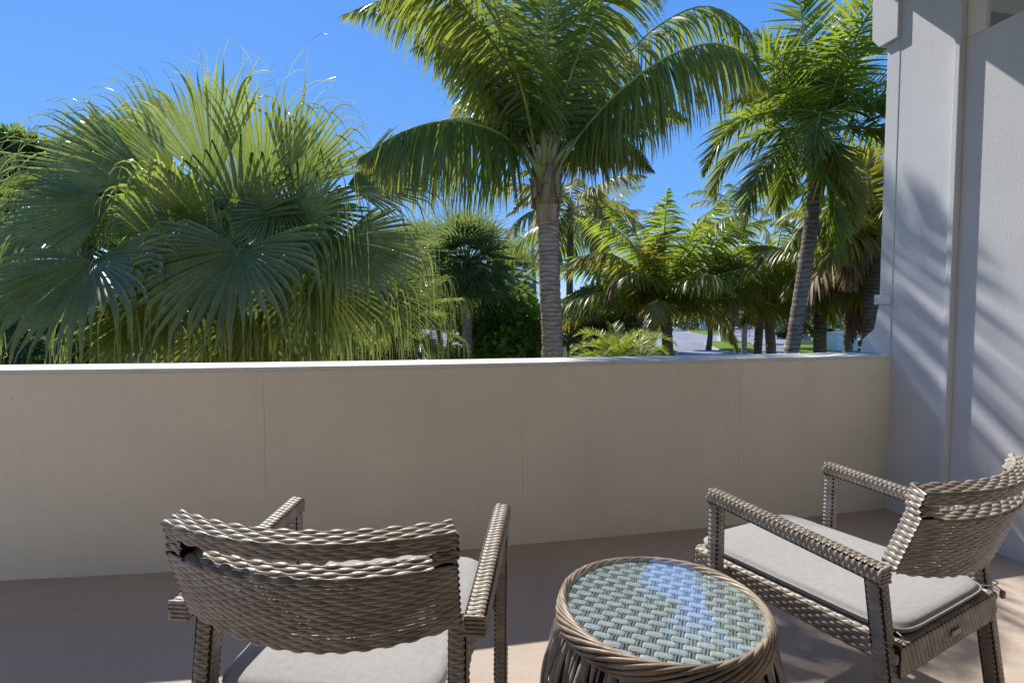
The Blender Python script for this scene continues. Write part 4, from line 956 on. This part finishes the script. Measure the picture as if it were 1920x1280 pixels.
# leafy trees behind on the left
def tree(label, px, py, Y, wpx, hpx, n, size, m_, seed, clumps=22):
    g = random.Random(seed); c = at(px, py, Y); W = wpx*Y/2000; H = hpx*Y/2000; t = thing('broadleaf_tree', (c[0], c[1], GROUND), label, 'tree')
    b0 = np.array([c[0], c[1], GROUND]); fork = np.array([c[0], c[1], max(GROUND+1.5, c[2]-H*.9)]); m = MB()
    m.tube(list(crom([b0, (b0+fork)/2+np.array([.15, 0, 0]), fork], 8)), [.28-.012*i for i in range(8)], 10)
    cs = []; rs = []
    for k in range(clumps):
        a = g.uniform(0, 6.28); r = math.sqrt(g.random())*.85; z = g.uniform(-.7, .9); f = math.sqrt(max(.05, 1-z*z*.85)); q = np.array([c[0]+W*r*f*math.cos(a), c[1]+W*r*f*math.sin(a), c[2]+H*z])
        cs.append(q); s = g.uniform(.15, .30); rs.append((W*s, W*s, H*s*.8))
        m.tube(list(crom([fork, (fork+q)/2 + np.array([g.uniform(-.3, .3), 0, -.25]), q], 6)), [.13, .10, .075, .05, .035, .02], 6)
    m.build('trunk', M['bark_dark'], t, smooth=True, wc=True)
    V, Q, A = leaf_cloud(n, cs, rs, size, seed=seed, aspect=.45, shell=.35); o = link('crown', mesh_q('crown', V, Q, smooth=False, attr=A), t, M[m_], True); o['kind'] = 'stuff'
tree('broadleaf tree with open branches above the fan leaves at the upper left', 150, 325, 17, 300, 170, 6500, .22, 'shrub', 31, 20)
tree('dark broadleaf tree at the left edge of the view', 5, 320, 15, 150, 170, 6500, .2, 'shrub_d', 32, 16)
tree('yellow green broadleaf tree behind the fan palm', 300, 420, 19, 420, 190, 10000, .22, 'shrub_y', 33, 24)
tree('broadleaf tree far behind the right side of the fan palm', 620, 540, 32, 260, 130, 8000, .3, 'shrub', 34, 22)
for i, (px, py, w_, h_, lab, mm) in enumerate(((840, 555, 170, 90, 'far round tree behind the thatch palms', 'shrub'), (1180, 560, 200, 90, 'far tree behind the young coconut palm', 'shrub'),
        (1330, 560, 190, 80, 'far tree over the distant road bend', 'shrub'), (1480, 545, 200, 120, 'far tree behind the pair of coconut palms', 'shrub'), (1620, 500, 200, 200, 'tall far tree behind the palms next to the end wall', 'shrub'),
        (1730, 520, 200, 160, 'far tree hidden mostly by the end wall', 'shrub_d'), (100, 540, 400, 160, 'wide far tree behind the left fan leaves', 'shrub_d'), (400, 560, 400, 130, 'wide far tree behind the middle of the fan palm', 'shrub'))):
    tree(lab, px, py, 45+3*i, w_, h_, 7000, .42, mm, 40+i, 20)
# far wood on the horizon, reads as one mass
cs = []; rs = []
for k in range(150):
    x = -190 + 380*k/149 + rnd.uniform(-2, 2); y = 125+rnd.uniform(-8, 15); h = rnd.uniform(2.2, 4.0); cs.append((x, y, GROUND+h)); rs.append((4.5, 4, h*1.05))
V, Q, A = leaf_cloud(60000, cs, rs, .9, seed=77, shell=.6, aspect=.7)
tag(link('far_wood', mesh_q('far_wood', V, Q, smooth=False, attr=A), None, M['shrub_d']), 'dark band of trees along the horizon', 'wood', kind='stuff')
# hedges across the road
for (px, py, Y, w_, h_, lab) in ((1483, 620, 62, 75, 26, 'dark clipped hedge left of the thick coconut trunk'), (1545, 622, 64, 60, 22, 'dark clipped hedge right of the road palms')):
    bush('hedge', lab, 'hedge', px, py, Y, w_, h_, 4000, .25, 'shrub_d', 18, int(px), depth=1.2)
bush('hedge', 'low trimmed hedge on the lawn in front of the pilaster foot', 'hedge', 1600, 641, 50, 90, 12, 3000, .2, 'shrub', 14, 61, depth=.8)

# ------------------------------------------------------------------ piers, walls, far things
def pier(px0, px1, ytop, ybase, label, cap=False):
    b = on((px0+px1)/2, ybase); Y = b[1]; w = (px1-px0)*Y/1000; h = (ybase-ytop)*Y/1000; t = thing('gate_pier', (b[0], b[1], GROUND), label, 'pier')
    MB().box(-w/2, w/2, -w/2, w/2, .0, h*.93).build('shaft', M['cap'], t, bevel=.03); MB().box(-w*.56, w*.56, -w*.56, w*.56, h*.93+.002, h).build('capstone', M['cap'], t, bevel=.03)
pier(1348, 1366, 606, 641, 'white square gate pier on the near grass island')
pier(1557, 1596, 622, 659, 'white square pier on the lawn near the end wall')
pier(1312, 1322, 598, 620, 'thin far white pier on the second grass island')
b = on(1373, 642); t = thing('broadleaf_tree', (b[0], b[1], GROUND), 'thin dark trunk right beside the white pier on the grass island', 'tree')
trunk(t, [b, b+np.array([.05, 0, 1.6]), b+np.array([.15, 0, 4.0])], .20, .14, 'bark_dark', .2)
g_ = b + np.array([.15, 0, 5.0]); V, Q, A = leaf_cloud(4000, [g_+np.array([rnd.uniform(-1.4, 1.4), rnd.uniform(-1, 1), rnd.uniform(-.9, 1.2)]) for _ in range(12)], [(.7, .7, .5)]*12, .25, seed=5)
o = link('crown', mesh_q('crown', V, Q, smooth=False, attr=A), t, M['shrub'], True); o['kind'] = 'stuff'
# low pale blue wall
a, b = on(1500, 640), on(1760, 641); a[1] = b[1] = on(1570, 636)[1]
t = thing('boundary_wall', (a[0], a[1], GROUND), 'low pale blue boundary wall across the far lawn near the end wall', 'wall')
L = (b-a)[0]; MB().box(0, L, -.1, .1, 0, 1.0).build('wall_panel', M['bluewall'], t, bevel=.02); MB().box(-.02, L+.02, -.14, .14, 1.002, 1.08).build('coping', M['cap'], t, bevel=.01)
# dark framed gate / fence on the far road
a = on(1375, 633); t = thing('metal_gate', (a[0], a[1], GROUND), 'dark open bar gate across the far road between the piers', 'gate')
W = 3.0; W = 90*a[1]/1000
for k in range(7): MB().box(W*k/6-.03, W*k/6+.03, -.03, .03, 0, 1.5).build('upright', M['dark'], t)
for z in (.25, .8, 1.4): MB().box(-.03, W+.03, -.045, -.032, z-.03, z+.03).build('bar', M['dark'], t)
# shed, parked car, posts on the left
c = at(250, 660, 38); t = thing('utility_shed', (c[0], c[1], GROUND), 'dark grey shed with a pitched roof glimpsed under the fan palm', 'shed')
MB().box(-2.6, 2.6, -1.5, 1.5, 0, 1.6).build('wall', M['roofgrey'], t)
m = MB(); m.slab([(-2.9, -1.8, 1.602), (2.9, -1.8, 1.602), (.6, -1.8, 2.75)], (0, 3.6, 0)); m.build('roof', M['roofgrey'], t)
def car(px, py, Y, label, rz):
    c = at(px, py, Y); t = thing('parked_car', (c[0], c[1], GROUND), label, 'car', rz); Wd = .9
    prof2 = [(-2.15, .35), (-2.2, .62), (-2.1, .88), (-1.3, .98), (-.75, 1.40), (.75, 1.44), (1.45, 1.02), (2.1, .92), (2.2, .6), (2.15, .32)]
    m = MB(); n = len(prof2); ys = (-Wd, -Wd*.96, Wd*.96, Wd); sc = lambda z: 1 if z < 1.0 else .82
    vs = []
    for yy in (-1, 1): vs += [(x, yy*Wd*sc(z), z) for x, z in prof2]
    m.add(vs, [tuple(range(n-1, -1, -1)), tuple(range(n, 2*n))] + [(i, (i+1) % n, n+(i+1) % n, n+i) for i in range(n)]); body = m.build('body', M['silver'], t, bevel=.05, smooth=True)
    for s in (-1, 1):
        for x in (-1.35, 1.35):
            m = MB(); m.tube([(x, s*.80, .32), (x, s*.93, .32)], .32, 20); wh = m.build('wheel', M['rubber'], t); m = MB(); m.tube([(x, s*.9, .32), (x, s*.945, .32)], .19, 16); m.build('rim', M['metal'], wh)
        m = MB(); m.slab([(-1.08, s*.862, 1.03), (1.25, s*.862, 1.03), (.72, s*.765, 1.36), (-.70, s*.765, 1.33)], (0, s*.02, 0)); m.build('side_window', M['carglass'], t)
        m = MB(); m.box(2.10, 2.20, s*.75-.14, s*.75+.14, .66, .82); m.build('headlight', M['metal'], t, bevel=.02); m = MB(); m.box(-.35, -.18, s*.93-.01, s*.93+.01, .84, .87); m.build('door_handle', M['metal'], t)
    m = MB(); m.slab([(1.42, -.72, 1.06), (1.42, .72, 1.06), (.80, .66, 1.43), (.80, -.66, 1.43)], (.03, 0, .03)); m.build('windscreen', M['carglass'], t)
    m = MB(); m.slab([(-1.25, -.72, 1.03), (-1.25, .72, 1.03), (-.78, .66, 1.40), (-.78, -.66, 1.40)], (-.03, 0, .03)); m.build('rear_window', M['carglass'], t)
car(258, 660, 26, 'silver parked car half hidden under the fan palm leaves', R(160))
for (px, yt, Y, w_, lab) in ((232, 640, 16, .08, 'slim dark post under the fan palm left of the parked car'), (590, 657, 15, .12, 'short dark post with square top under the right fan leaves')):
    b = at(px, yt, Y); t = thing('post', (b[0], b[1], GROUND), lab, 'post'); MB().box(-w_/2, w_/2, -w_/2, w_/2, 0, b[2]-GROUND-.03).build('shaft', M['dark'], t, bevel=.006)
    MB().box(-w_*.6, w_*.6, -w_*.6, w_*.6, b[2]-GROUND-.028, b[2]-GROUND).build('top', M['dark'], t, bevel=.006)
c = at(545, 668, 24); t = thing('garden_wall', (c[0], c[1], GROUND), 'low tan garden wall behind the short dark post', 'wall')
MB().box(-2.2, 1.6, -.12, .12, 0, c[2]-GROUND).build('wall_panel', M['tanwall'], t); MB().box(-2.25, 1.65, -.17, .17, c[2]-GROUND+.002, c[2]-GROUND+.08).build('coping', M['kerb'], t)
print('objects', len(bpy.data.objects), 'polys', sum(len(o.data.polygons) for o in bpy.data.objects if o.type == 'MESH'))
